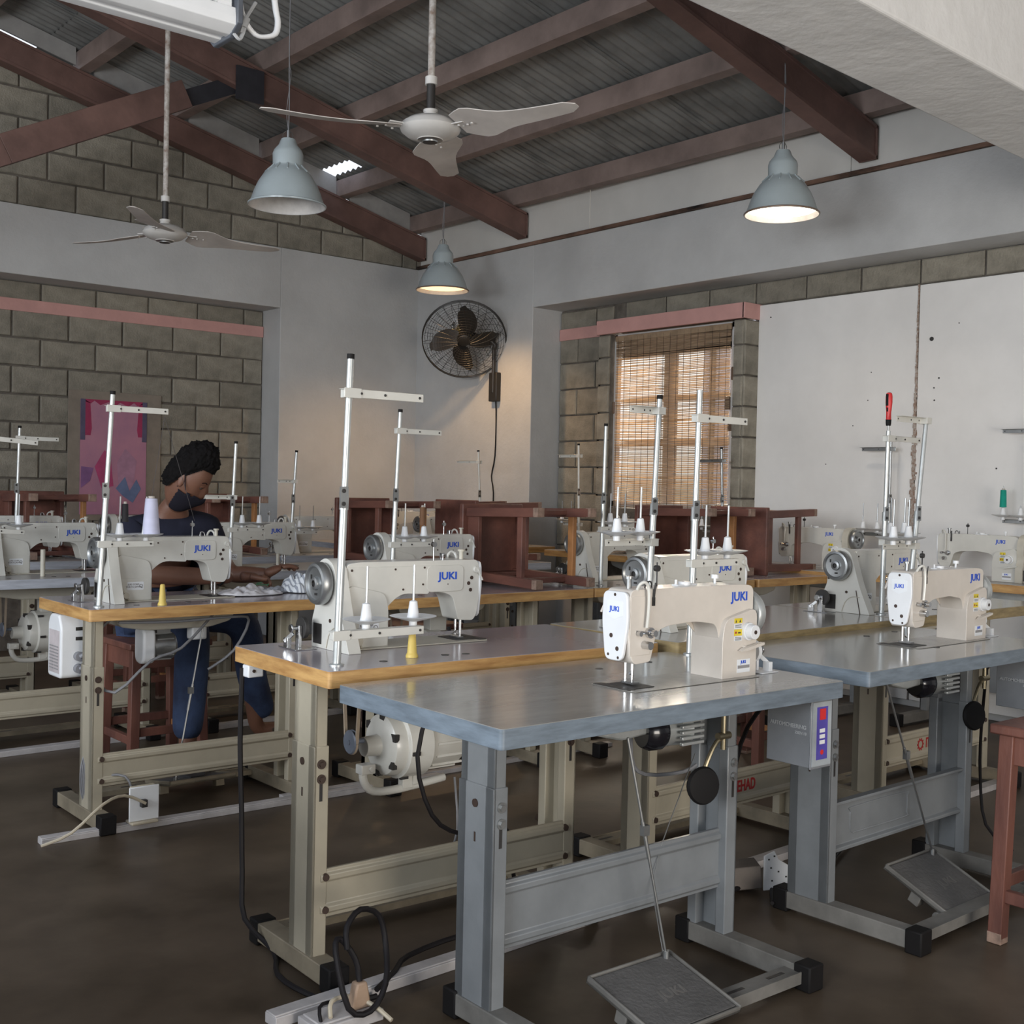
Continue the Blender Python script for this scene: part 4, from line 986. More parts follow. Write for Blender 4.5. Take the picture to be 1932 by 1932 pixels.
# ================================================================= PENDANT LAMPS
shade_m = mat('lamp_enamel', (.42, .48, .50), .3, amt=.04, scale=5, coat=.3)
def lamp(loc, label, lit, ztop, power=0, colr=(1, .78, .5), cord=True):
    t = thing('pendant_lamp', loc, label, 'lamp', 0, 'pendant lamps')
    k = 1.0
    pr = [(.222, -.004), (.2185, .004), (.205, .03), (.190, .075), (.168, .125), (.136, .175), (.102, .208), (.088, .218), (.086, .228), (.088, .292), (.080, .315), (.054, .345), (.044, .372), (.040, .380), (0, .382)]
    inn = [(0, .300), (.075, .290), (.080, .222), (.098, .200), (.130, .168), (.162, .119), (.184, .072), (.199, .029), (.212, .005), (.2165, -.003), (.222, -.004)]
    o = MB().lathe(inn+pr, n=48, ms=[1]*(len(inn)-1)+[0]*len(pr)).done('lamp_shade', [shade_m, mat('shade_inside', (.72, .70, .68), .35)], parent=t, smooth=50, norm=False)
    MB().lathe([(.2185, -.004), (.2235, -.002), (.2245, .004), (.2195, .008), (.2185, -.004)], n=48).done('rim', mat('rim_brown', (.25, .17, .12), .5, amt=.2) if lit else shade_m, parent=o, norm=False)
    b = MB()
    for q in range(12):
        a_ = 2*PI*q/12; b.tube([(.089*math.cos(a_), .089*math.sin(a_), .225), (.10*math.cos(a_), .10*math.sin(a_), .212), (.128*math.cos(a_), .128*math.sin(a_), .186)], .0045, n=5)
    tag(b.done('rib', shade_m, parent=o), kind='stuff')
    if lit:
        bm_ = mat('bulb_glow_'+label[:5], (1, .9, .75), .4, emit=colr, es=lit)
        MB().lathe([(0, .055), (.03, .06), (.042, .085), (.038, .12), (.02, .15), (.016, .19), (0, .19)], n=20).done('bulb', bm_, parent=t)
        MB().lathe([(0, .026), (.205, .026), (.203, .028), (0, .028)], n=40).done('diffuser', mat('diffuser_glow_'+label[:5], (1, .95, .85), .5, emit=colr, es=lit*.5), parent=t)
        l = bpy.data.lights.new('bulb_light', 'SPOT'); l.energy = power; l.color = colr; l.spot_size = deg(140); l.spot_blend = .6; l.shadow_soft_size = .06
        lo = bpy.data.objects.new('bulb_light', l); col.objects.link(lo); lo.location = Vector(loc)+Vector((0, 0, .01)); lo.parent = None
        o2 = bpy.data.lights.new('bulb_light', 'POINT')
    else:
        MB().lathe([(0, .055), (.03, .06), (.042, .085), (.038, .12), (.02, .15), (.016, .19), (0, .19)], n=20).done('bulb', mat('bulb_off', (.8, .8, .8), .15), parent=t)
    m_ = MB().cyl((0, 0, .380), (0, 0, .43), .010, n=10, m=1)
    m_.tube([(0, 0, .42), (.004, .002, .6), (-.003, 0, .9), (0, 0, ztop-loc[2])], .0035, n=5).tube([(0, 0, .42), (-.010, .006, .55), (.010, .0, .75), (-.003, 0, .9), (0, 0, ztop-loc[2])], .0022, n=5)
    m_.tube([(.02, 0, .38), (.03, 0, .41), (.0, 0, .43), (-.03, .005, .41), (-.035, 0, .385)], .002, n=4, m=1)
    m_.done('hanging_wire', [cable_g, steel], parent=t)
    return t
lamp((3.414, 6.117, 2.997), 'large grey-blue pendant lamp that is switched off, left of the ceiling fan', 0, zsheet(3.41)+.0)
lamp((5.98, 8.06, 3.045), 'small far pendant lamp glowing orange above the wall fan', 3.2, zraf(5.98)+.02, 60, (1, .62, .30))
lamp((5.80, 4.436, 3.066), 'right pendant lamp glowing white in front of the long wall', 9, zraf(5.80)+.02, 14, (1, .86, .68))

# ================================================================= CEILING FANS
fanw = mat('fan_enamel', (.66, .64, .61), .3, amt=.05, scale=6, coat=.3); bladem = mat('fan_blade', (.66, .61, .57), .45, amt=.1, scale=4)
rodm = mat('painted_rod', (.52, .50, .47), .6, amt=.4, scale=30, c2=(.25, .18, .14))
def ceiling_fan(loc, label, angs, ztop, Rr=.775, off=(0, 0)):
    t = thing('ceiling_fan', loc, label, 'ceiling fan', 0, 'ceiling fans')
    t.rotation_euler = (off[0], off[1], 0)
    MB().lathe([(0, -.062), (.034, -.062), (.036, -.056), (.058, -.052), (.060, -.048), (.108, -.034), (.134, -.014), (.140, .0), (.130, .022), (.10, .042), (.06, .050), (.034, .054), (.030, .075), (0, .075)], n=48,
              ms=[2, 1, 1, 0, 0, 0, 0, 0, 0, 0, 0, 0, 0]).done('motor_housing', [fanw, steel, dark], parent=t, smooth=45)
    m_ = MB().cyl((0, 0, .072), (0, 0, .085), .034, n=20).cyl((0, 0, .085), (0, 0, .205), .020, n=16, m=1).cyl((0, 0, .200), (0, 0, .235), .028, n=20)
    m_.done('coupling', [fanw, dark], parent=t)
    MB().cyl((0, 0, .23), (0, 0, ztop-loc[2]), .0165, n=16).done('down_rod', rodm, parent=t)
    for a in angs:
        q = Matrix.Rotation(deg(a), 4, 'Z')
        m_ = MB(); n = 14; prev = None
        for k in range(n+1):
            u = k/n; r_ = .155+(Rr-.155)*u
            wd_ = (.05+.030*min(1, u*6))+.052*math.exp(-((u-.16)/.18)**2)-.034*u
            if u > .93: wd_ *= math.sqrt(max(.05, 1-((u-.93)/.075)**2))
            tw = -deg(15-8*u); dz = -.012*math.sin(u*PI)+.0-u*.012
            ring = []
            for c_, s__ in ((-1, 1), (1, 1), (1, -1), (-1, -1)):
                ring.append(m_.bm.verts.new(q @ Vector((r_, c_*wd_*math.cos(tw), dz+c_*wd_*math.sin(tw)+s__*.0018))))
            if prev:
                for j in range(4): m_._f([prev[j], prev[(j+1) % 4], ring[(j+1) % 4], ring[j]], 0)
            else: m_._f(ring, 0)
            prev = ring
        m_._f(prev[::-1], 0)
        bo = m_.done('blade', bladem, parent=t, smooth=30)
        m_ = MB()
        for rr_, yy in ((.175, -.02), (.175, .02), (.21, 0), (.245, -.018)):
            p = q @ Vector((rr_, yy, -.008+yy*.2)); m_.cyl(p+Vector((0, 0, -.006)), p, .006, n=8)
        m_.hexa([q @ Vector(p) for p in ((.10, -.022, -.004), (.2, -.03, -.006), (.2, .03, .002), (.10, .022, .002), (.10, -.022, .002), (.2, -.03, -.001), (.2, .03, .007), (.10, .022, .007))])
        m_.done('blade_iron', fanw, parent=bo)
    return t
base = -40.1
ceiling_fan((3.214, 4.45, 3.035), 'nearest ceiling fan with three clearly visible blades, centre top', [base-33, base+86, base+202], zsheet(3.2)+.0)
ceiling_fan((3.204, 7.317, 2.986), 'farther ceiling fan seen edge-on before the left wall beam', [base+33, base+155, base+273], zsheet(3.2)+.0)

# ================================================================= WALL FAN
wf = thing('wall_fan', (XW-.001, 8.29, 2.30), 'black caged wall fan on a bracket near the room corner', 'wall fan')
wp = Vector((XW-.001, 8.29, 2.30))
C_ = Vector((6.50, 8.42, 2.715))-wp
nrm = (Vector((0, 0, 1.4))-Vector((6.50, 8.42, 2.715))); nrm.z = 0; nrm.normalize(); nrm = (nrm*math.cos(deg(33))+Vector((0, 0, -1))*math.sin(deg(33))).normalized()
qf = nrm.to_track_quat('Z', 'Y')
blk = mat('fan_black', (.022, .020, .018), .4, amt=.1)
F = lambda x, y, z: C_+qf @ Vector((x, y, z))
MB().box(-.055, 0, -.055, .055, -.13, .13).done('wall_bracket', blk, parent=wf, bev=.008)
m_ = MB().cyl((-.045, 0, -.05), (-.045, 0, .36), .017, n=14).tube([(-.045, .0, .34), (-.06, .0, .40), tuple(F(0, .0, -.16))], .022, n=10)
m_.done('arm', blk, parent=wf)
RF = .375
m_ = MB()
for r_, z_ in ((RF, 0), (RF*.995, .02)):
    m_.tube([F(r_*math.cos(2*PI*k/40), r_*math.sin(2*PI*k/40), z_) for k in range(41)], .0058, n=6, smooth=0)
m_.done('cage_rim', blk, parent=wf)
m_ = MB()
for side in (1, -1):
    for k in range(28):
        a_ = 2*PI*k/28; pts_ = []
        for j in range(9):
            u = j/8; r_ = .055+(RF-.055)*u; z_ = side*(.105*math.sqrt(max(0, 1-u**2.4)))
            pts_.append(F(r_*math.cos(a_+u*.35*side), r_*math.sin(a_+u*.35*side), z_))
        m_.tube(pts_, .0019, n=4, smooth=0)
    for j in range(13):
        u = .08+.92*j/13; r_ = .055+(RF-.055)*u; z_ = side*(.105*math.sqrt(max(0, 1-u**2.4)))
        m_.tube([F(r_*math.cos(2*PI*k/36), r_*math.sin(2*PI*k/36), z_) for k in range(37)], .0013, n=4, smooth=0)
tag(m_.done('cage_wire', blk, parent=wf), kind='stuff')
m_ = MB().lathe([(0, -.03), (.06, -.03), (.066, .0), (.055, .03), (.03, .042), (0, .044)], C_, nrm, n=28)
m_.done('hub', blk, parent=wf)
m_ = MB().lathe([(0, -.22), (.05, -.215), (.075, -.19), (.08, -.11), (.06, -.10), (0, -.10)], C_, nrm, n=24); m_.done('fan_motor', mat('fan_motor_yellowed', (.45, .30, .07), .45), parent=wf)
for a in (70, 172, 255, -12):
    m_ = MB(); n = 10; prev = None
    for k in range(n+1):
        u = k/n; r_ = .055+.26*u; th_ = deg(a)+u*.42; wd_ = .040+.062*math.sin(PI*min(1, u*.85+.12)); wd_ *= (1 if u < .9 else .62)
        ring = []
        er = Vector((math.cos(th_), math.sin(th_), 0)); et = Vector((-math.sin(th_), math.cos(th_), 0))
        for c_, s__ in ((-1, 1), (1, 1), (1, -1), (-1, -1)): ring.append(m_.bm.verts.new(F(*(er*r_+et*(c_*wd_*.85)+Vector((0, 0, c_*.025+s__*.002))))))
        if prev:
            for j in range(4): m_._f([prev[j], prev[(j+1) % 4], ring[(j+1) % 4], ring[j]], 0)
        else: m_._f(ring, 0)
        prev = ring
    m_._f(prev[::-1], 0); m_.done('blade', blk, parent=wf, smooth=30)
m_ = MB().tube([(-.02, -.01, -.12), (-.006, -.004, -.30), (-.008, .0, -.62), (-.006, .045, -.80), (-.008, .01, -.95), (-.006, .02, -1.30), (-.006, .02, -1.75)], .006, n=6)
m_.done('power_cable', cable_b, parent=wf)

# bulb on the wall behind the fan
wl_ = thing('wall_lamp', (XW-.002, 8.90, 2.93), 'small yellow bulb holder on the wall behind the caged fan', 'lamp')
MB().cyl((0, 0, 0), (-.03, 0, 0), .05, n=20).done('rose', whitep, parent=wl_, bev=.004)
MB().cyl((-.03, 0, 0), (-.05, 0, -.03), .018, n=14).cyl((-.05, 0, -.03), (-.05, 0, -.06), .02, n=14).done('lamp_holder', steel, parent=wl_)
MB().lathe([(0, -.19), (.025, -.18), (.037, -.15), (.034, -.12), (.018, -.08), (.015, -.06), (0, -.06)], (-.05, 0, 0), n=20).done('bulb', mat('amber_bulb', (.9, .65, .2), .2, emit=(1, .6, .2), es=.5), parent=wl_)

# WHITE FITTING AT THE UPPER LEFT
lf = thing('strip_light_fitting', (1.455, 2.98, 2.627), 'long white louvred light fitting at the upper left, wires at its end', 'light fitting')
lf.scale = (1, .8, .66)
m_ = MB().prism(fillet([(-.105, -.005, .004), (-.105, -.035, .004), (-.060, -.060, .004), (-.030, -.060, .004), (-.026, -.052, .004), (.0, -.052, .004), (.004, -.060, .004), (.05, -.060, .004), (.09, -.03, .004), (.09, .035, .004), (-.10, .035, .004)], .003), -1.6, 0, 'x')
m_.done('housing', mat('white_enamel', (.80, .81, .82), .3, amt=.03), parent=lf, smooth=30)
m_ = MB().prism([(-.118, -.03), (-.06, -.072), (.06, -.072), (.10, -.03), (.10, .14), (-.118, .14)], .0, .016, 'x')
m_.done('end_cap', mat('dark_end_cap', (.10, .11, .13), .4), parent=lf, bev=.003)
m_ = MB()
for k in range(60):
    x_ = -.03-k*.024
    m_.box(x_-.002, x_+.002, -.095, -.085, .035, .125).box(x_-.002, x_+.002, -.095, .085, .121, .125)
for z_ in (.038, .05, .062): m_.box(-1.5, -.01, -.098, -.094, z_, z_+.003)
m_.box(-1.5, -.01, .05, .06, .035, .125).box(-.05, -.01, -.097, -.085, .035, .13)
tag(m_.done('louvre', mat('white_enamel', (.8, .8, .8)), parent=lf, smooth=0), kind='stuff')
m_ = MB().tube([(.03, -.05, .12), (.035, -.055, .05), (.05, -.06, .0), (.075, -.06, -.03), (.10, -.06, -.03), (.135, -.06, -.005), (.145, -.055, .05), (.14, -.05, .10), (.13, -.05, .2)], .009, n=10)
m_.done('cable_loop', whitep, parent=lf)
m_ = MB().tube([(.03, -.06, .10), (.034, -.065, .04), (.04, -.07, .02), (.036, -.065, -.03)], .005, n=6).tube([(.075, -.06, .10), (.055, -.065, .05), (.042, -.07, .015), (.030, -.07, -.045)], .0055, n=6)
m_.tube([(.0, -.07, -.045), (.01, -.075, -.062), (.022, -.075, -.075), (.032, -.07, -.055), (.04, -.07, -.02)], .006, n=6).cyl((.045, -.07, .02), (.035, -.07, -.02), .011, n=10)
m_.done('wire', mat('pale_wire', (.45, .46, .47), .45), parent=lf)
for x_ in (-1.2, -.25):
    MB().cyl((x_, 0, .035), (x_, 0, (zsheet(1.5+x_)-2.63)/.66), .004, n=6).done('suspension', steel, parent=lf)

# ================================================================= THE MAN AT THE THIRD ROW
skin = mat('brown_skin', (.17, .078, .048), .5, amt=.08, scale=14, bump=.05, bscale=90)
shirt = mat('dark_navy_tshirt', (.018, .019, .033), .9, spec=.2, amt=.15, scale=9, bump=.25, bscale=45)
jean = mat('blue_jeans', (.028, .048, .105), .85, amt=.25, scale=8, bump=.3, bscale=60, c2=(.012, .020, .05))
hairm = mat('black_curly_hair', (.006, .005, .005), .85, spec=.15, amt=.3, scale=40)
maskm = mat('black_face_mask', (.012, .011, .017), .85, spec=.2, amt=.1)
def skinned(nodes, edges, sub=2, root=0):
    me = bpy.data.meshes.new('skin_tmp'); me.from_pydata([n_[0] for n_ in nodes], edges, []); o = bpy.data.objects.new('skin_tmp', me); col.objects.link(o)
    sm = o.modifiers.new('s', 'SKIN'); sm.use_smooth_shade = True
    for i, n_ in enumerate(nodes):
        r_ = n_[1]; v = me.skin_vertices[0].data[i]; v.radius = (r_, r_) if not isinstance(r_, tuple) else r_; v.use_root = (i == root)
    ss = o.modifiers.new('b', 'SUBSURF'); ss.levels = sub; ss.render_levels = sub
    dg = bpy.context.evaluated_depsgraph_get(); dg.update()
    m2 = bpy.data.meshes.new_from_object(o.evaluated_get(dg)); bpy.data.objects.remove(o); return m2
def join_meshes(ms_, name, material, parent, T=None):
    bm = bmesh.new()
    for m_ in ms_: bm.from_mesh(m_)
    me = bpy.data.meshes.new(name); bm.to_mesh(me); bm.free(); me.materials.clear(); me.materials.append(material)
    for p in me.polygons: p.use_smooth = True; p.material_index = 0
    o = bpy.data.objects.new(name, me); col.objects.link(o); o.parent = parent; return o
man = thing('person', (2.44, 5.60, 0), 'person in dark T-shirt and black face mask bending over sewing at the third row', 'person')
O = Vector((2.44, 5.60, 0)); V = lambda x, y, z: Vector((x, y, z))-O
# joints in world coordinates
pel = (2.46, 5.62, .80); sp1 = (2.44, 5.55, .95); sp2 = (2.43, 5.44, 1.10); chest = (2.42, 5.40, 1.17); neck0 = (2.40, 5.35, 1.255); neck1 = (2.405, 5.29, 1.315)
shL = (2.255, 5.45, 1.165); shR = (2.575, 5.33, 1.150)         # near-left in the picture, and right
elL = (2.22, 5.20, .965); wrL = (2.575, 5.05, .955); elR = (2.69, 5.32, .945); wrR = (2.80, 5.11, .955)
hipL = (2.36, 5.56, .76); knL = (2.41, 5.12, .735); anL = (2.37, 5.08, .15); hipR = (2.57, 5.56, .76); knR = (2.75, 5.26, .72); anR = (2.88, 5.38, .15)
P3 = lambda p: tuple(V(*p))
def seg(a, b, ra, rb, n=2): return None
nodes = [(P3(chest), (.10, .075)), (P3(neck0), .062), (P3(neck1), .062), (P3(shR), .050), (P3(elR), .048), (P3(wrR), .031), (P3(shL), .052), (P3(elL), .050), (P3(wrL), .033), (P3(sp2), (.14, .11)), (P3(sp1), (.14, .11)), (P3(pel), (.15, .12)),
         (P3(hipL), .085), (P3(knL), .062), (P3(anL), .042), (P3(hipR), .085), (P3(knR), .062), (P3(anR), .042),
         (tuple((V(*elL)+V(*wrL))/2), .046), (tuple((V(*elR)+V(*wrR))/2), .043),
         (tuple(V(2.33, 4.98, .125)), .033), (tuple(V(3.06, 5.36, .145)), .033)]
edges = [(0, 1), (1, 2), (0, 3), (3, 4), (4, 19), (19, 5), (0, 6), (6, 7), (7, 18), (18, 8), (0, 9), (9, 10), (10, 11), (11, 12), (12, 13), (13, 14), (11, 15), (15, 16), (16, 17), (14, 20), (17, 21)]
parts = [skinned(nodes, edges, 2, 11)]
# hands: palm plus five separate fingers, pinching the cloth
def hand(w_, fwd, side, upn, curl, thumb_side):
    w_, fwd, side, upn = Vector(w_), Vector(fwd).normalized(), Vector(side).normalized(), Vector(upn).normalized(); out_ = []
    pn = [(tuple(w_), .030), (tuple(w_+fwd*.045), (.044, .022)), (tuple(w_+fwd*.095), (.048, .018))]
    out_.append(skinned(pn, [(0, 1), (1, 2)], 2, 0))
    for k, (off, ln) in enumerate(((-.034, .82), (-.012, 1.0), (.012, .95), (.034, .76))):
        p = w_+fwd*.088+side*off; L_ = .040*ln; pts_ = [(tuple(p), .0115)]; d = fwd.copy()
        for j in range(3):
            a_ = curl[k]*(1 if j else .7); d = (d*math.cos(a_)-upn*math.sin(a_)).normalized() if j == 0 else (d*math.cos(curl[k])-(d.cross(side).normalized()*-1 if False else (Vector(side).cross(d)).normalized())*math.sin(curl[k])*(1 if Vector(side).cross(d).dot(upn) > 0 else -1)).normalized()
            p = p+d*(L_*(1-.22*j)); pts_.append((tuple(p), .0105-.0013*j))
        out_.append(skinned(pts_, [(0, 1), (1, 2), (2, 3)], 2, 0))
    b_ = w_+fwd*.03+side*thumb_side*.034; d = (fwd*.75+side*thumb_side*.6-upn*.25).normalized()
    out_.append(skinned([(tuple(b_), .016), (tuple(b_+d*.042), .014), (tuple(b_+d*.078+fwd*.01), .0105)], [(0, 1), (1, 2)], 2, 0))
    return out_
parts += hand(V(2.60, 5.045, .958), (1, -.10, -.02), (.1, -1, .1), (0, .15, 1), [.35, .42, .5, .55], 1)
parts += hand(V(2.765, 5.115, .955), (.75, -.15, .35), (.2, 1, 0), (-.3, 0, .9), [.35, .35, .45, .5], 1)
# head, built in its own frame (x = face direction, z = up) and turned down to the right
Hc = V(2.415, 5.205, 1.41)
face = Vector((.64, -.60, -.60)).normalized(); rgt = face.cross(Vector((0, 0, 1))).normalized(); hup = rgt.cross(face)
HT = Matrix.Translation(Hc) @ Matrix((face, -rgt, hup)).transposed().to_4x4() @ Matrix.Diagonal((.80, .86, 1.10, 1))
bm = bmesh.new(); bmesh.ops.create_icosphere(bm, subdivisions=4, radius=1)
for v in bm.verts:
    x, y, z = v.co
    rx = .118 if x > 0 else .125; X = x*rx; Y = y*.092; Z = z*.142
    if z < -.1: k = (-z-.1)/.9; X = X*(1-.16*k)+.018*k*(1 if x > -.3 else .2); Y *= 1-.36*k
    if x > 0:
        X -= .010*math.exp(-((z-.02)/.12)**2)*max(0, 1-abs(abs(y)-.38)/.25)            # eye sockets
        X += .034*math.exp(-((z+.22)/.15)**2)*max(0, 1-abs(y)/.20)*(x > .3)              # nose
        X += .020*math.exp(-((z-.0)/.10)**2)*max(0, 1-abs(y)/.14)*(x > .3)
        X += .006*math.exp(-((z-.18)/.06)**2)                                            # brow
        X += .008*math.exp(-((z+.50)/.07)**2)*max(0, 1-abs(y)/.35)                       # lips
        X += .010*math.exp(-((z+.78)/.12)**2)*max(0, 1-abs(y)/.4)                        # chin
    v.co = HT @ Vector((X, Y, Z))
mh = bpy.data.meshes.new('head_tmp'); bm.to_mesh(mh); bm.free(); parts.append(mh)
parts.append(skinned([(P3(neck0), .070), (tuple(V(2.415, 5.27, 1.335)), .058), (tuple(HT @ Vector((-.03, 0, -.05))), .06)], [(0, 1), (1, 2)], 2, 0))
for s in (-1, 1):     # ears
    bm = bmesh.new(); bmesh.ops.create_uvsphere(bm, u_segments=14, v_segments=10, radius=1)
    for v in bm.verts:
        x, y, z = v.co; v.co = HT @ Vector((-.005+x*.022-.006*z, s*(.090+y*.010), -.005+z*.036))
    me_ = bpy.data.meshes.new('ear_tmp'); bm.to_mesh(me_); bm.free(); parts.append(me_)
body = join_meshes(parts, 'body', skin, man)
# eyes, brows
for s in (-1, 1):
    m_ = MB().lathe([(0, -.012), (.010, -.008), (.0125, 0), (.010, .008), (0, .012)], tuple(HT @ Vector((.094, s*.034, .004))), tuple(hup), n=14)
    m_.done('eye', mat('eye_dark', (.07, .05, .04), .4), parent=body)
    m_ = MB().tube([tuple(HT @ Vector((.1065, s*.020, .008))), tuple(HT @ Vector((.1085, s*.034, .0125))), tuple(HT @ Vector((.098, s*.050, .006)))], .0045, n=6); m_.done('eyelid', skin, parent=body)
    m_ = MB().tube([tuple(HT @ Vector((.1105, s*.014, .024))), tuple(HT @ Vector((.1095, s*.034, .031))), tuple(HT @ Vector((.096, s*.054, .024)))], [.003, .0045, .002, .002, .002, .002, .002][:7], n=6, smooth=3); m_.done('eyebrow', hairm, parent=body)
MB().lathe([(0, -.004), (.004, 0), (0, .004)], tuple(HT @ Vector((.0, -.100, -.040))), n=8).done('earring', chrome, parent=body)
# hair : displaced cap with curls
bm = bmesh.new(); bmesh.ops.create_icosphere(bm, subdivisions=6, radius=1)
kill = []
for v in bm.verts:
    x, y, z = v.co.copy()
    line = .50 if x > .35 else (.10 if x > .05 else (-.12 if x > -.25 else -.52))
    t_ = max(0, min(1, (x-.02)/.5)); line = -.50*(1-min(1, max(0, (x+.45)/.45)))+.06*min(1, max(0, (x+.45)/.45))+.42*t_
    if z < line: kill.append(v)
    n_ = noise.noise(Vector((x, y, z))*7)*.5+noise.noise(Vector((x, y, z))*17)*.35+noise.noise(Vector((x, y, z))*38)*.22
    th = .016+.020*max(0, z)+.020*n_
    if z < line+.12: th *= .5
    rx = (.114 if x > 0 else .125)+th*(.9 if x > 0 else 1); ry = .092+th*.75; rz = .142+th
    v.co = HT @ Vector((x*rx, y*ry, z*rz))
bmesh.ops.delete(bm, geom=kill, context='VERTS')
me_ = bpy.data.meshes.new('hair'); bm.to_mesh(me_); bm.free(); me_.materials.append(hairm)
for p in me_.polygons: p.use_smooth = True
o = bpy.data.objects.new('hair', me_); col.objects.link(o); o.parent = body
# face mask : lower half shell of the head, with ear straps
bm = bmesh.new(); bmesh.ops.create_icosphere(bm, subdivisions=5, radius=1); kill = []
for v in bm.verts:
    x, y, z = v.co.copy()
    if z > -.20-.10*abs(y)+.02*x or x < .02 - .35*max(0, -z-.3): kill.append(v)
    rx = .135; X = x*rx; Y = y*.100; Z = z*.150
    if z < -.1: k = (-z-.1)/.9; X = X*(1-.10*k)+.022*k; Y *= 1-.30*k
    X += .026*math.exp(-((z+.32)/.22)**2)*max(0, 1-abs(y)/.5)*(x > .2)
    v.co = HT @ Vector((X, Y, Z))
bmesh.ops.delete(bm, geom=kill, context='VERTS')
me_ = bpy.data.meshes.new('face_mask'); bm.to_mesh(me_); bm.free(); me_.materials.append(maskm)
for p in me_.polygons: p.use_smooth = True
fm = bpy.data.objects.new('face_mask', me_); col.objects.link(fm); fm.parent = body
so = fm.modifiers.new('s', 'SOLIDIFY'); so.thickness = .003
m_ = MB()
for s in (-1, 1): m_.tube([tuple(HT @ Vector((.05, s*.093, -.035))), tuple(HT @ Vector((.02, s*.098, -.005))), tuple(HT @ Vector((-.012, s*.098, .03)))], .0025, n=5)
m_.done('ear_strap', maskm, parent=body)
# beard strip
# shirt
nodes = [(P3(chest), (.150, .125)), (tuple(V(2.405, 5.375, 1.232)), (.105, .095)), (P3(shR), .092), (tuple((V(*shR)*.42+V(*elR)*.58)), .072), (P3(shL), .095), (tuple((V(*shL)*.42+V(*elL)*.58)), .074), (P3(sp2), (.165, .135)), (P3(sp1), (.165, .135)), (tuple(V(2.46, 5.61, .83)), (.17, .14))]
edges = [(0, 1), (0, 2), (2, 3), (0, 4), (4, 5), (0, 6), (6, 7), (7, 8)]
join_meshes([skinned(nodes, edges, 3, 8)], 't_shirt', shirt, body)
nodes = [(tuple(V(2.46, 5.62, .79)), (.165, .13)), (P3(hipL), .108), (P3(knL), .090), (tuple((V(*knL)+V(*anL))/2), .082), (tuple(V(2.37, 5.09, .20)), .070), (P3(hipR), .108), (P3(knR), .090), (tuple((V(*knR)+V(*anR))/2), .078), (tuple(V(2.92, 5.37, .21)), .068)]
edges = [(0, 1), (1, 2), (2, 3), (3, 4), (0, 5), (5, 6), (6, 7), (7, 8)]
join_meshes([skinned(nodes, edges, 3, 0)], 'jeans', jean, body)
# bracelet and slippers
m_ = MB(); wv = V(2.515, 5.072, .955)
m_.tube([wv+Vector((.004*math.sin(a_), .043*math.cos(a_), .036*math.sin(a_))) for a_ in [2*PI*k/16 for k in range(17)]], .006, n=6, smooth=0)
m_.done('bracelet', black, parent=body)
sole = mat('grey_sandal', (.075, .072, .07), .6)
for (a_, b_, zz) in (((2.37, 5.12), (2.31, 4.86), .105), ((2.93, 5.44), (3.18, 5.36), .10)):
    A_ = V(a_[0], a_[1], zz-.02); B_ = V(b_[0], b_[1], zz+(.05 if a_[0] > 2.6 else 0)); d = (B_-A_).normalized(); sd = d.cross(Vector((0, 0, 1))).normalized(); un = sd.cross(d)
    m_ = MB(); prof = [(-.02, .034), (0, .044), (.08, .048), (.16, .056), (.24, .050), (.29, .030)]
    Lp = [A_+d*u_*(B_-A_).length/.27*1.05+sd*w2 for u_, w2 in prof]+[A_+d*u_*(B_-A_).length/.27*1.05-sd*w2 for u_, w2 in reversed(prof)]
    lo = [m_.bm.verts.new(p-un*.022) for p in Lp]; hi = [m_.bm.verts.new(p) for p in Lp]; n = len(Lp)
    for i in range(n): m_._f([lo[i], lo[(i+1) % n], hi[(i+1) % n], hi[i]], 0)
    m_._f(lo[::-1], 0); m_._f(hi, 0)
    mid = A_.lerp(B_, .62); m_.tube([mid+sd*.050, mid+sd*.03+un*.062, mid-sd*.03+un*.062, mid-sd*.050], .014, n=6)
    m_.done('sandal', sole, parent=body, bev=.003)

# ================================================================= SMALL THINGS
def simple(mb, name, mats, label, cat, group=None, bev=0, smooth=40, kind=None):
    o = mb.done(name, mats, bev=bev, smooth=smooth); tag(o, label, cat, group, kind); return o
def tube_thing(name, pts, r, m, label, cat, n=7, group=None):
    return simple(MB().tube(pts, r, n=n), name, m, label, cat, group)
# poster : plain pink sheet with curtains and a plinth, figure left out
ps = thing('poster', (3.885, YP-.030, 1.62), 'pink poster with dark red curtains hung on the block wall', 'poster')
MB().box(-.285, .285, -.002, .002, -.52, .44).done('paper', mat('poster_pink', (.46, .21, .28), .6, amt=.12, c2=(.36, .17, .26), scale=3), parent=ps, smooth=0)
m_ = MB(); y_ = -.0045
m_.box(-.285, -.245, y_, -.002, .10, .44, 0).box(.245, .285, y_, -.002, .10, .44, 0)
m_.prism([(-.245, .44), (.245, .44), (.245, .42), (.20, .405), (.17, .43), (.12, .395), (.05, .425), (0, .39), (-.05, .425), (-.12, .395), (-.17, .43), (-.20, .405), (-.245, .42)], y_, -.002, 'y', 1)
m_.prism([(-.245, .43), (-.205, .41), (-.19, .20), (-.20, .14), (-.245, .14)], y_, -.002, 'y', 1).prism([(.245, .43), (.215, .41), (.20, .20), (.21, .14), (.245, .14)], y_, -.002, 'y', 1)
m_.prism([(-.10, -.30), (-.16, -.12), (-.08, .02), (-.03, -.02), (.0, -.28)], y_, -.002, 'y', 2).prism([(.05, -.34), (.17, -.30), (.20, -.06), (.10, .04), (.03, -.08)], y_, -.002, 'y', 3)
m_.prism([(.08, -.36), (.02, -.30), (.10, -.20), (.14, -.32), (.20, -.22), (.24, -.30), (.17, -.42)], y_-.001, y_, 'y', 4)
m_.prism([(-.275, -.30), (-.275, -.12), (-.17, -.13), (-.20, -.24)], y_-.001, y_, 'y', 5)
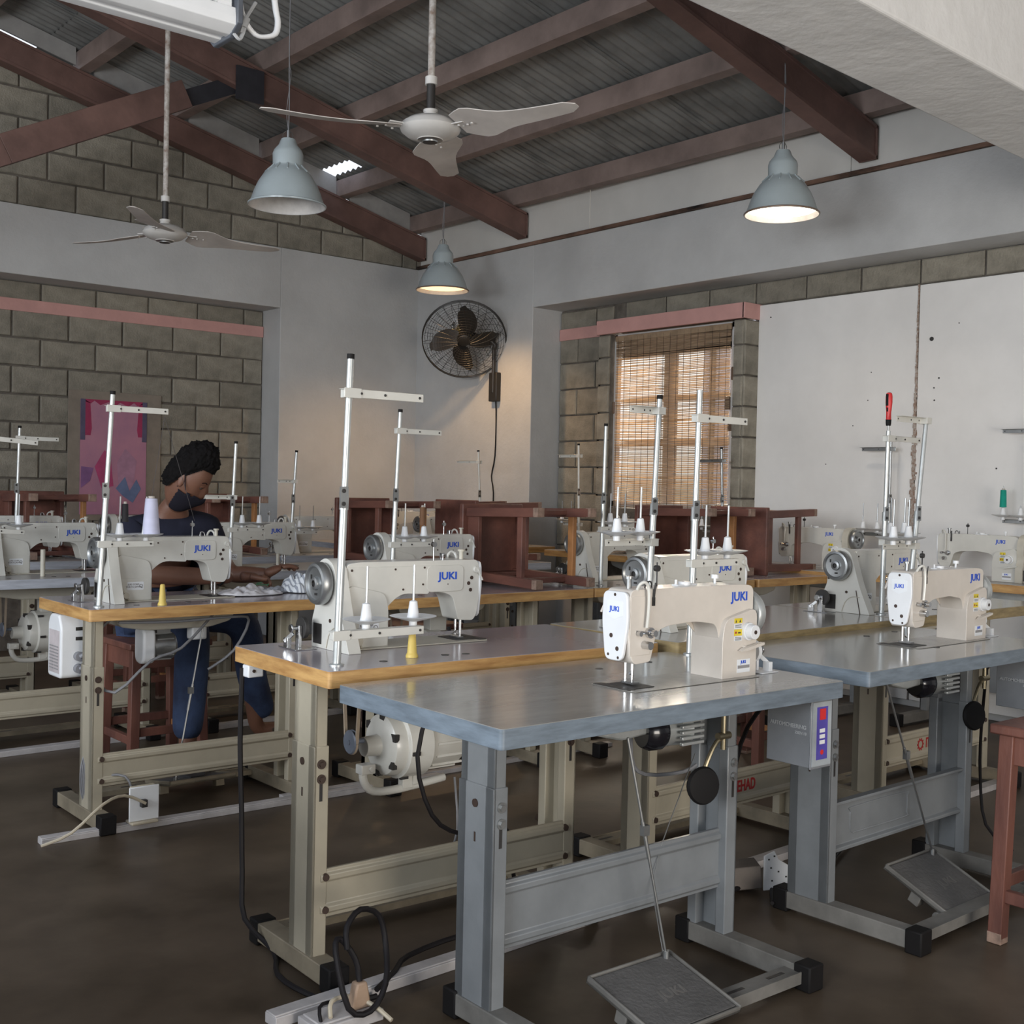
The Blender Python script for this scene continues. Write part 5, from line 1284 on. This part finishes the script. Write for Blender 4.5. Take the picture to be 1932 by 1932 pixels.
m_.done('print', [mat('poster_navy', (.10, .085, .15), .6), mat('poster_crimson', (.36, .03, .10), .6), mat('poster_rose', (.45, .06, .17), .6), mat('poster_mauve', (.42, .22, .32), .6), mat('poster_blue', (.14, .19, .34), .6), mat('poster_violet', (.24, .11, .27), .6)], parent=ps, smooth=0)
pb = simple(MB().box(3.50, 4.30, YP-.027, YP-.018, 1.05, 2.13), 'backing_board', mat('brown_board', (.25, .21, .17), .8, amt=.1), 'worn brown backing board behind the pink poster', 'board', bev=.002)

# thread cones and pins on the occupied table stand
def cone(loc, h, r1, r2, m, label, cat='thread spool', group=None):
    t = thing('thread_cone', loc, label, cat, 0, group)
    MB().lathe([(0, 0), (r1, 0), (r1, .004), (r2, h), (r2*.6, h+.001), (0, h+.001)], n=28).done('thread', m, parent=t, smooth=30)
    MB().lathe([(0, h), (r2*.55, h), (r2*.5, h+.010), (0, h+.010)], n=16).done('paper_core', mat('cone_core', (.5, .45, .4), .7), parent=t)
    return t
thr = lambda n_, c_: mat(n_, c_, .7, amt=.05, scale=4, bump=.3, bscale=220, stretch=(.1, .1, 6))
cone((2.003, 4.665, .89+.250+.033), .150, .036, .024, thr('lilac_white_thread', (.62, .62, .78)), 'large white thread cone in front of the masked man\'s shoulder')
cone((1.893, 4.665, .89+.250+.088), .072, .014, .012, thr('black_thread', (.015, .013, .015)), 'small black thread spool left of the white cone')
# thread going up from the cone to the arm and down to the machine
tube_thing('thread', [(2.003, 4.665, 1.33), (2.05, 4.655, 1.66)], .0011, mat('thread_dark', (.10, .09, .09), .8), 'thread rising from the white cone to the stand arm', 'thread', n=4)
tube_thing('thread', [(2.05, 4.655, 1.66), (2.275, 4.84, 1.225)], .0011, mat('thread_dark', (.1, .09, .09)), 'slanting thread from the stand arm down to the occupied machine', 'thread', n=4)
def thimble(loc, label):
    return simple(MB().lathe([(0, 0), (.0185, 0), (.0185, .006), (.0155, .012), (.0145, .014), (.0095, .082), (.007, .086), (0, .086)], loc, n=20), 'plastic_cone', yellow, label, 'cone', 'yellow plastic cones')
thimble((2.043, 2.868, .8905), 'yellow plastic cone standing on the lavender table')
thimble((2.027, 4.598, .8905), 'yellow plastic cone standing on the occupied pine-edged table')
simple(MB().cyl((2.09, 6.21, .8905), (2.09, 6.21, 1.03), .012, n=14), 'spool_peg', cream2, 'cream peg standing on the left-edge white table', 'peg', bev=.002)
simple(MB().cyl((3.44, 6.20, .8905), (3.44, 6.20, .985), .010, n=14), 'spool_peg', cream2, 'cream peg standing on the white table beyond the hands', 'peg', bev=.002)
# brown spool and green spool
cone((3.285, 4.548, .89+.235+.088), .085, .014, .013, thr('brown_thread', (.20, .10, .05)), 'brown thread spool on the stand left of the lying stool')
cone((6.964, 3.607, .91+.35+.085), .105, .020, .017, thr('green_thread', (.0, .30, .22)), 'green thread spool at the right picture edge')
# screwdriver stuck in the pole
sd = thing('screwdriver', (4.513, 2.86, .89+.81), 'red and black screwdriver handle stuck in the top of a pole', 'screwdriver')
MB().lathe([(0, 0), (.010, 0), (.0115, .01), (.012, .026), (.011, .03), (.0105, .055), (.0125, .075), (.0145, .10), (.0145, .125), (.012, .138), (.007, .142), (0, .142)], n=20, ms=[1, 1, 1, 0, 0, 0, 0, 0, 0, 0, 0]).done('handle', [red_m, black], parent=sd)
MB().box(-.016, -.0135, -.006, .006, .085, .135).box(-.0125, -.0105, -.004, .004, .06, .085).done('grip', black, parent=sd, bev=.001)
MB().cyl((0, 0, -.02), (0, 0, .001), .004).done('shaft', steel, parent=sd)

# fabric the man is sewing : draped grid with folds
def cloth(name, cx, cy, sx, sy, z, amp, seed, m, label, cat='fabric', nx=46, ny=34, rz=0):
    rr_ = random.Random(seed); bm = bmesh.new(); V_ = []
    for j in range(ny+1):
        row = []
        for i in range(nx+1):
            u, v = i/nx*2-1, j/ny*2-1
            w_ = 1-.28*abs(noise.noise(Vector((math.atan2(v, u)*1.3, seed, 0))))
            x = u*sx*w_*math.sqrt(1-.5*v*v); y = v*sy*w_*math.sqrt(1-.5*u*u)
            h = noise.noise(Vector((x*7, y*9, seed)))*.6+abs(noise.noise(Vector((x*18+seed, y*15, 2))))*.8+noise.noise(Vector((x*40, y*44, seed)))*.18
            h = max(0, h+.20)*amp*(1-max(abs(u), abs(v))**3)
            p = Matrix.Rotation(rz, 3, 'Z') @ Vector((x, y, 0)); row.append(bm.verts.new((cx+p.x, cy+p.y, z+.004+h)))
        V_.append(row)
    for j in range(ny):
        for i in range(nx): bm.faces.new((V_[j][i], V_[j][i+1], V_[j+1][i+1], V_[j+1][i]))
    me = bpy.data.meshes.new(name); bm.to_mesh(me); bm.free(); me.materials.append(m)
    for p in me.polygons: p.use_smooth = True
    o = bpy.data.objects.new(name, me); col.objects.link(o); s_ = o.modifiers.new('s', 'SOLIDIFY'); s_.thickness = .0015; s_.offset = 1
    return tag(o, label, cat)
clm = mat('white_cotton', (.66, .64, .66), .85, amt=.08, scale=9)
stripe = bpy.data.materials.new('striped_cotton'); stripe.use_nodes = True
n = stripe.node_tree.nodes; l = stripe.node_tree.links
t_ = n.new('ShaderNodeTexCoord'); wv_ = n.new('ShaderNodeTexWave'); wv_.inputs['Scale'].default_value = 22; wv_.inputs['Distortion'].default_value = .6; cr = n.new('ShaderNodeValToRGB')
cr.color_ramp.elements[0].position = .30; cr.color_ramp.elements[0].color = (.30, .32, .36, 1); cr.color_ramp.elements[1].position = .45; cr.color_ramp.elements[1].color = (.68, .70, .72, 1)
l.new(t_.outputs['Object'], wv_.inputs[0]); l.new(wv_.outputs[0], cr.inputs[0]); l.new(cr.outputs[0], n['Principled BSDF'].inputs['Base Color']); n['Principled BSDF'].inputs['Roughness'].default_value = .85
cl1 = cloth('fabric_piece', 2.56, 4.86, .16, .10, .89, .055, 4, clm, 'crumpled white fabric with a green motif beside the needle')
gm_ = MB()
for a_, b_ in (((0, 0), (.03, .006)), ((.01, .01), (.04, .018)), ((.02, -.004), (.05, .0)), ((.052, -.008), (.066, .004))):
    gm_.beam((2.555+a_[0], 4.80+a_[1], .939+a_[1]*.5), (2.555+b_[0], 4.80+b_[1], .939+b_[1]*.5), .004, .002)
gm_.done('green_motif', mat('green_print', (.02, .22, .10), .7), parent=cl1)
cloth('fabric_piece', 2.86, 4.88, .13, .11, .89, .115, 9, stripe, 'striped white garment heaped right of the masked man\'s fingers')
cloth('fabric_piece', 2.72, 4.93, .12, .09, .89, .04, 15, mat('grey_striped_cotton', (.30, .31, .34), .85, amt=.3, scale=30, stretch=(1, 6, 1)), 'grey patterned cloth lying under the masked man\'s hands')

# control box with grey plugs under the occupied table
bx = thing('motor_control_box', (1.775, 4.93, .70), 'white motor control box with grey plugs hanging under the pine table corner', 'control box')
MB().prism(fillet([(-.075, -.12, .02), (.075, -.12, .02), (.075, .10, .006), (.05, .14, .02), (-.045, .14, .01), (-.075, .09, .02)], .01), -.065, .065, 'x').done('housing', whitep, parent=bx, bev=.008, seg=3)
m_ = MB().box(-.067, -.0652, -.060, .055, -.10, .075)
for k in range(8): m_.box(-.069, -.067, -.052, -.004, -.085+k*.013, -.080+k*.013, 1).box(-.069, -.067, .004, .048, -.085+k*.013, -.080+k*.013, 1)
tag(m_.done('vent_panel', [mat('pinkish_plastic', (.56, .50, .50), .5), grey_ink], parent=bx, smooth=0), kind='stuff')
text('Jack', .035, white_ink, (-.0675, .02, .045), (0, -1, 0), (0, 0, 1), bx) if False else None
for zz_ in (.075, .035): MB().box(-.005, .022, -.0775, -.0745, zz_, zz_+.014).done('port', dark, parent=bx, smooth=0)
for zz_ in (-.03, -.08): MB().cyl((.005, -.075, zz_), (.005, -.105, zz_), .019, n=18).cyl((.005, -.105, zz_), (.03, -.125, zz_+.02), .010, n=10).done('plug', mat('grey_plug', (.24, .24, .26), .5), parent=bx)
for pts_, lb in (([(1.81, 4.81, .62), (1.84, 4.77, .70), (1.80, 4.74, .76), (1.86, 4.72, .828)], 'short grey cable from the control box up to the table underside'),
                 ([(1.80, 4.80, .66), (1.80, 4.75, .60), (1.86, 4.66, .54), (2.0, 4.64, .66), (2.14, 4.66, .70), (2.3, 4.70, .828)], 'grey cable sagging in front of the occupied table leg'),
                 ([(1.80, 4.80, .62), (1.80, 4.76, .50), (1.79, 4.74, .35), (1.80, 4.74, .20), (1.78, 4.74, .12), (1.80, 4.72, .02)], 'grey cable hanging straight down beside the occupied table leg'),
                 ([(1.86, 4.63, .826), (2.1, 4.62, .818), (2.35, 4.62, .824), (2.45, 4.66, .80), (2.42, 4.74, .66), (2.32, 4.78, .58)], 'pair of grey cables running under the pine table edge')):
    tube_thing('cable', pts_, .006, cable_g, lb, 'cable')
m_ = MB()
for k in range(4):
    a_ = .018+.006*k; m_.tube([(1.79+a_*math.cos(2*PI*j/14)*.7, 4.735+.010*k, .185+.10*math.sin(2*PI*j/14)) for j in range(15)], .0045, n=6)
tag(m_.done('cable_bundle', cable_g), 'bundle of coiled grey cable tied beside the left table leg', 'cable', kind='stuff')
tube_thing('cable', [(1.83, 4.70, .20), (1.90, 4.64, .20), (1.93, 4.62, .12), (1.96, 4.63, .05)], .005, cable_g, 'thin grey cable crossing the left table leg near the bundle', 'cable')

# sockets, trunking and cables on the floor
trk = 'floor trunking'
simple(MB().beam((1.545, 4.585, .011), (3.4, 4.53, .011), .05, .022).beam((1.545, 4.585, .0245), (3.4, 4.53, .0245), .044, .005), 'cable_trunking', pvc, 'pale trunking on the floor under the occupied table', trk, 'floor trunking', bev=.002)
simple(MB().beam((1.50, 2.70, .014), (3.32, 2.765, .014), .055, .028).beam((1.50, 2.70, .030), (3.32, 2.765, .030), .046, .005), 'cable_trunking', pvc, 'pale trunking on the floor behind the nearest table legs', trk, 'floor trunking', bev=.002)
simple(MB().beam((3.34, 2.765, .014), (5.6, 2.85, .014), .055, .028), 'cable_trunking', pvc, 'trunking continuing on the floor under the right front table', trk, 'floor trunking', bev=.002)
simple(MB().beam((1.7, 6.15, .014), (5.0, 6.20, .014), .06, .028), 'cable_trunking', pvc, 'trunking on the floor below the fourth row of tables', trk, 'floor trunking', bev=.002)
simple(MB().beam((2.6, 4.62, .011), (4.6, 4.58, .011), .04, .022), 'cable_trunking', pvc, 'thin trunking on the floor behind the lavender table legs', trk, 'floor trunking', bev=.002)
so = thing('socket_outlet', (1.935, 4.55, .028), 'white socket plate standing on the floor trunking by the left table', 'socket')
MB().box(-.055, .055, -.035, .035, 0, .012).box(-.05, .05, -.012, .012, .010, .150).done('socket_box', cable_c, parent=so, bev=.004)
MB().box(-.062, .062, -.020, -.012, .012, .150).done('face_plate', whitep, parent=so, bev=.004)
MB().box(-.02, .005, -.045, -.020, .07, .10).done('plug', dark, parent=so, bev=.003)
tube_thing('cable', [(1.93, 4.505, .115), (1.84, 4.50, .16), (1.74, 4.46, .15), (1.62, 4.46, .06), (1.53, 4.52, .012)], .006, cable_c, 'cream cable arching over the left table foot to the floor', 'cable')
s2 = thing('socket_outlet', (3.375, 2.60, .0), 'tilted white socket plate with holes on the floor behind the right front leg', 'socket')
s2.rotation_euler = (0, deg(-6), deg(-38))
MB().box(-.11, .0, -.05, .05, .02, .10).done('socket_box', mat('grey_brown_box', (.17, .145, .125), .7), parent=s2, bev=.004)
m_ = MB().prism([(.0, .015), (.012, .135), (.05, .15), (.062, .12), (.11, .085), (.13, .015)], -.058, -.050, 'y')
m_.done('face_plate', whitep, parent=s2, bev=.002)
m_ = MB()
for xx, zz_ in ((.025, .12), (.045, .13), (.03, .09), (.055, .075), (.08, .055), (.10, .035), (.03, .045)): m_.box(xx, xx+.006, -.0595, -.058, zz_, zz_+.005)
m_.done('pin_hole', dark, parent=s2, smooth=0)
s3 = thing('socket_outlet', (1.66, 2.60, .0), 'white double socket with plug and wires at the bottom picture edge', 'socket')
MB().box(-.11, .09, -.05, .05, 0, .03).box(-.10, .08, -.042, .042, .03, .036).done('socket_box', pvc, parent=s3, bev=.005)
MB().prism([(.005, .035), (.065, .035), (.055, .085), (.05, .105), (.02, .105), (.015, .085)], -.03, .0, 'y').done('plug', mat('tan_plug', (.42, .29, .20), .5), parent=s3, bev=.005)
tube_thing('cable', [(1.695, 2.585, .105), (1.69, 2.60, .16), (1.655, 2.62, .215), (1.63, 2.60, .19), (1.64, 2.55, .06), (1.70, 2.54, .04), (1.76, 2.56, .09), (1.80, 2.62, .16), (1.79, 2.64, .24), (1.73, 2.64, .27), (1.675, 2.62, .24), (1.665, 2.60, .19)], .008, cable_b, 'thick black cable looping up from the tan plug', 'cable', n=9)
tube_thing('cable', [(1.80, 2.66, .03), (1.90, 2.72, .035), (1.99, 2.78, .04), (2.2, 2.80, .045), (2.35, 2.76, .04), (2.5, 2.80, .05), (2.62, 2.86, .10), (2.75, 2.88, .14)], .008, cable_b, 'black cable running along the floor trunking under the nearest table', 'cable')
tube_thing('cable', [(1.60, 2.57, .04), (1.62, 2.60, .065), (1.68, 2.61, .06), (1.72, 2.56, .045), (1.74, 2.50, .02)], .006, cable_c, 'cream wire curling on the double socket', 'cable')
tube_thing('cable', [(1.57, 2.56, .02), (1.585, 2.60, .06), (1.63, 2.62, .055)], .005, cable_b, 'thin black wire curling at the left of the double socket', 'cable')
tube_thing('cable', [(1.715, 3.30, .83), (1.712, 3.30, .60), (1.705, 3.27, .40), (1.695, 3.24, .22), (1.685, 3.20, .09), (1.73, 3.10, .012), (1.66, 2.95, .01), (1.66, 2.80, .01), (1.70, 2.68, .01), (1.80, 2.66, .012)], .008, cable_b, 'dark cable hanging from the lavender table corner down to the floor', 'cable')
so4 = thing('socket_outlet', (1.745, 3.28, .803), 'small white junction box under the far corner of the lavender table', 'socket')
MB().box(-.030, .022, -.02, .02, .0, .038).done('socket_box', whitep, parent=so4, bev=.004)
MB().cyl((-.012, -.02, .02), (-.012, -.024, .02), .005, n=10).done('screw', screw_m, parent=so4)
tube_thing('cable', [(2.13, 2.86, .80), (2.05, 2.84, .60), (2.10, 2.83, .42), (2.22, 2.84, .34), (2.35, 2.84, .33), (2.44, 2.88, .30), (2.50, 2.92, .15), (2.56, 2.95, .012)], .007, cable_b, 'black cable sagging in front of the round motor under the lavender table', 'cable')
tube_thing('cable', [(2.36, 3.06, .45), (2.33, 3.0, .30), (2.28, 2.98, .22), (2.27, 2.97, .15)], .004, cable_g, 'frayed string hanging below the round motor', 'string')
tube_thing('cable', [(2.96, 3.9, .82), (3.0, 3.85, .55), (2.98, 3.7, .30), (2.90, 3.62, .15)], .008, cable_b, 'black cable hanging behind the lavender table right leg', 'cable')
tube_thing('cable', [(2.48, 2.38, .818), (2.52, 2.42, .62), (2.60, 2.44, .55), (2.75, 2.42, .54), (2.815, 2.40, .57)], .006, cable_g, 'pair of grey cables sagging from the nearest motor to the right leg', 'cable')
tube_thing('cable', [(3.05, 2.62, .56), (3.12, 2.62, .52), (3.16, 2.62, .38), (3.15, 2.61, .22), (3.10, 2.61, .10), (3.14, 2.60, .03), (3.30, 2.62, .02)], .008, cable_b, 'black cable curving beside the red lettering down to the tilted socket', 'cable')
tube_thing('cable', [(2.93, 2.20, .80), (2.98, 2.30, .74), (3.0, 2.40, .60), (3.05, 2.5, .30), (3.1, 2.6, .02)], .007, cable_b, 'black cable dropping to the floor behind the grey control box', 'cable')
tube_thing('cable', [(3.25, 2.45, .02), (3.5, 2.62, .02), (3.65, 2.50, .015), (3.8, 2.60, .02), (4.1, 2.72, .02)], .007, cable_b, 'black cable snaking on the floor under the right front table', 'cable')
tube_thing('cable', [(4.36, 2.30, .80), (4.40, 2.34, .50), (4.44, 2.36, .30), (4.42, 2.32, .12), (4.5, 2.25, .02)], .006, cable_b, 'thin black cable hanging behind the brown stool', 'cable')
tube_thing('string', [(2.43, 2.195, .13), (2.50, 2.30, .30), (2.62, 2.32, .50), (2.70, 2.33, .62)], .0016, steel, 'thin wire running from the nearest treadle up toward the right leg', 'wire', n=4)
# two unseen tables added past the left picture edge to shade the lower legs
o = copy_tree(T3); o['label'] = 'unseen sewing table added outside the left picture edge to shade the second-row legs'; o.location = (.10, 3.06, 0)
o = copy_tree(T1); o['label'] = 'unseen grey-topped sewing table added outside the left picture edge to shade the front-row legs'; o.location = (-.12, 2.34, 0)
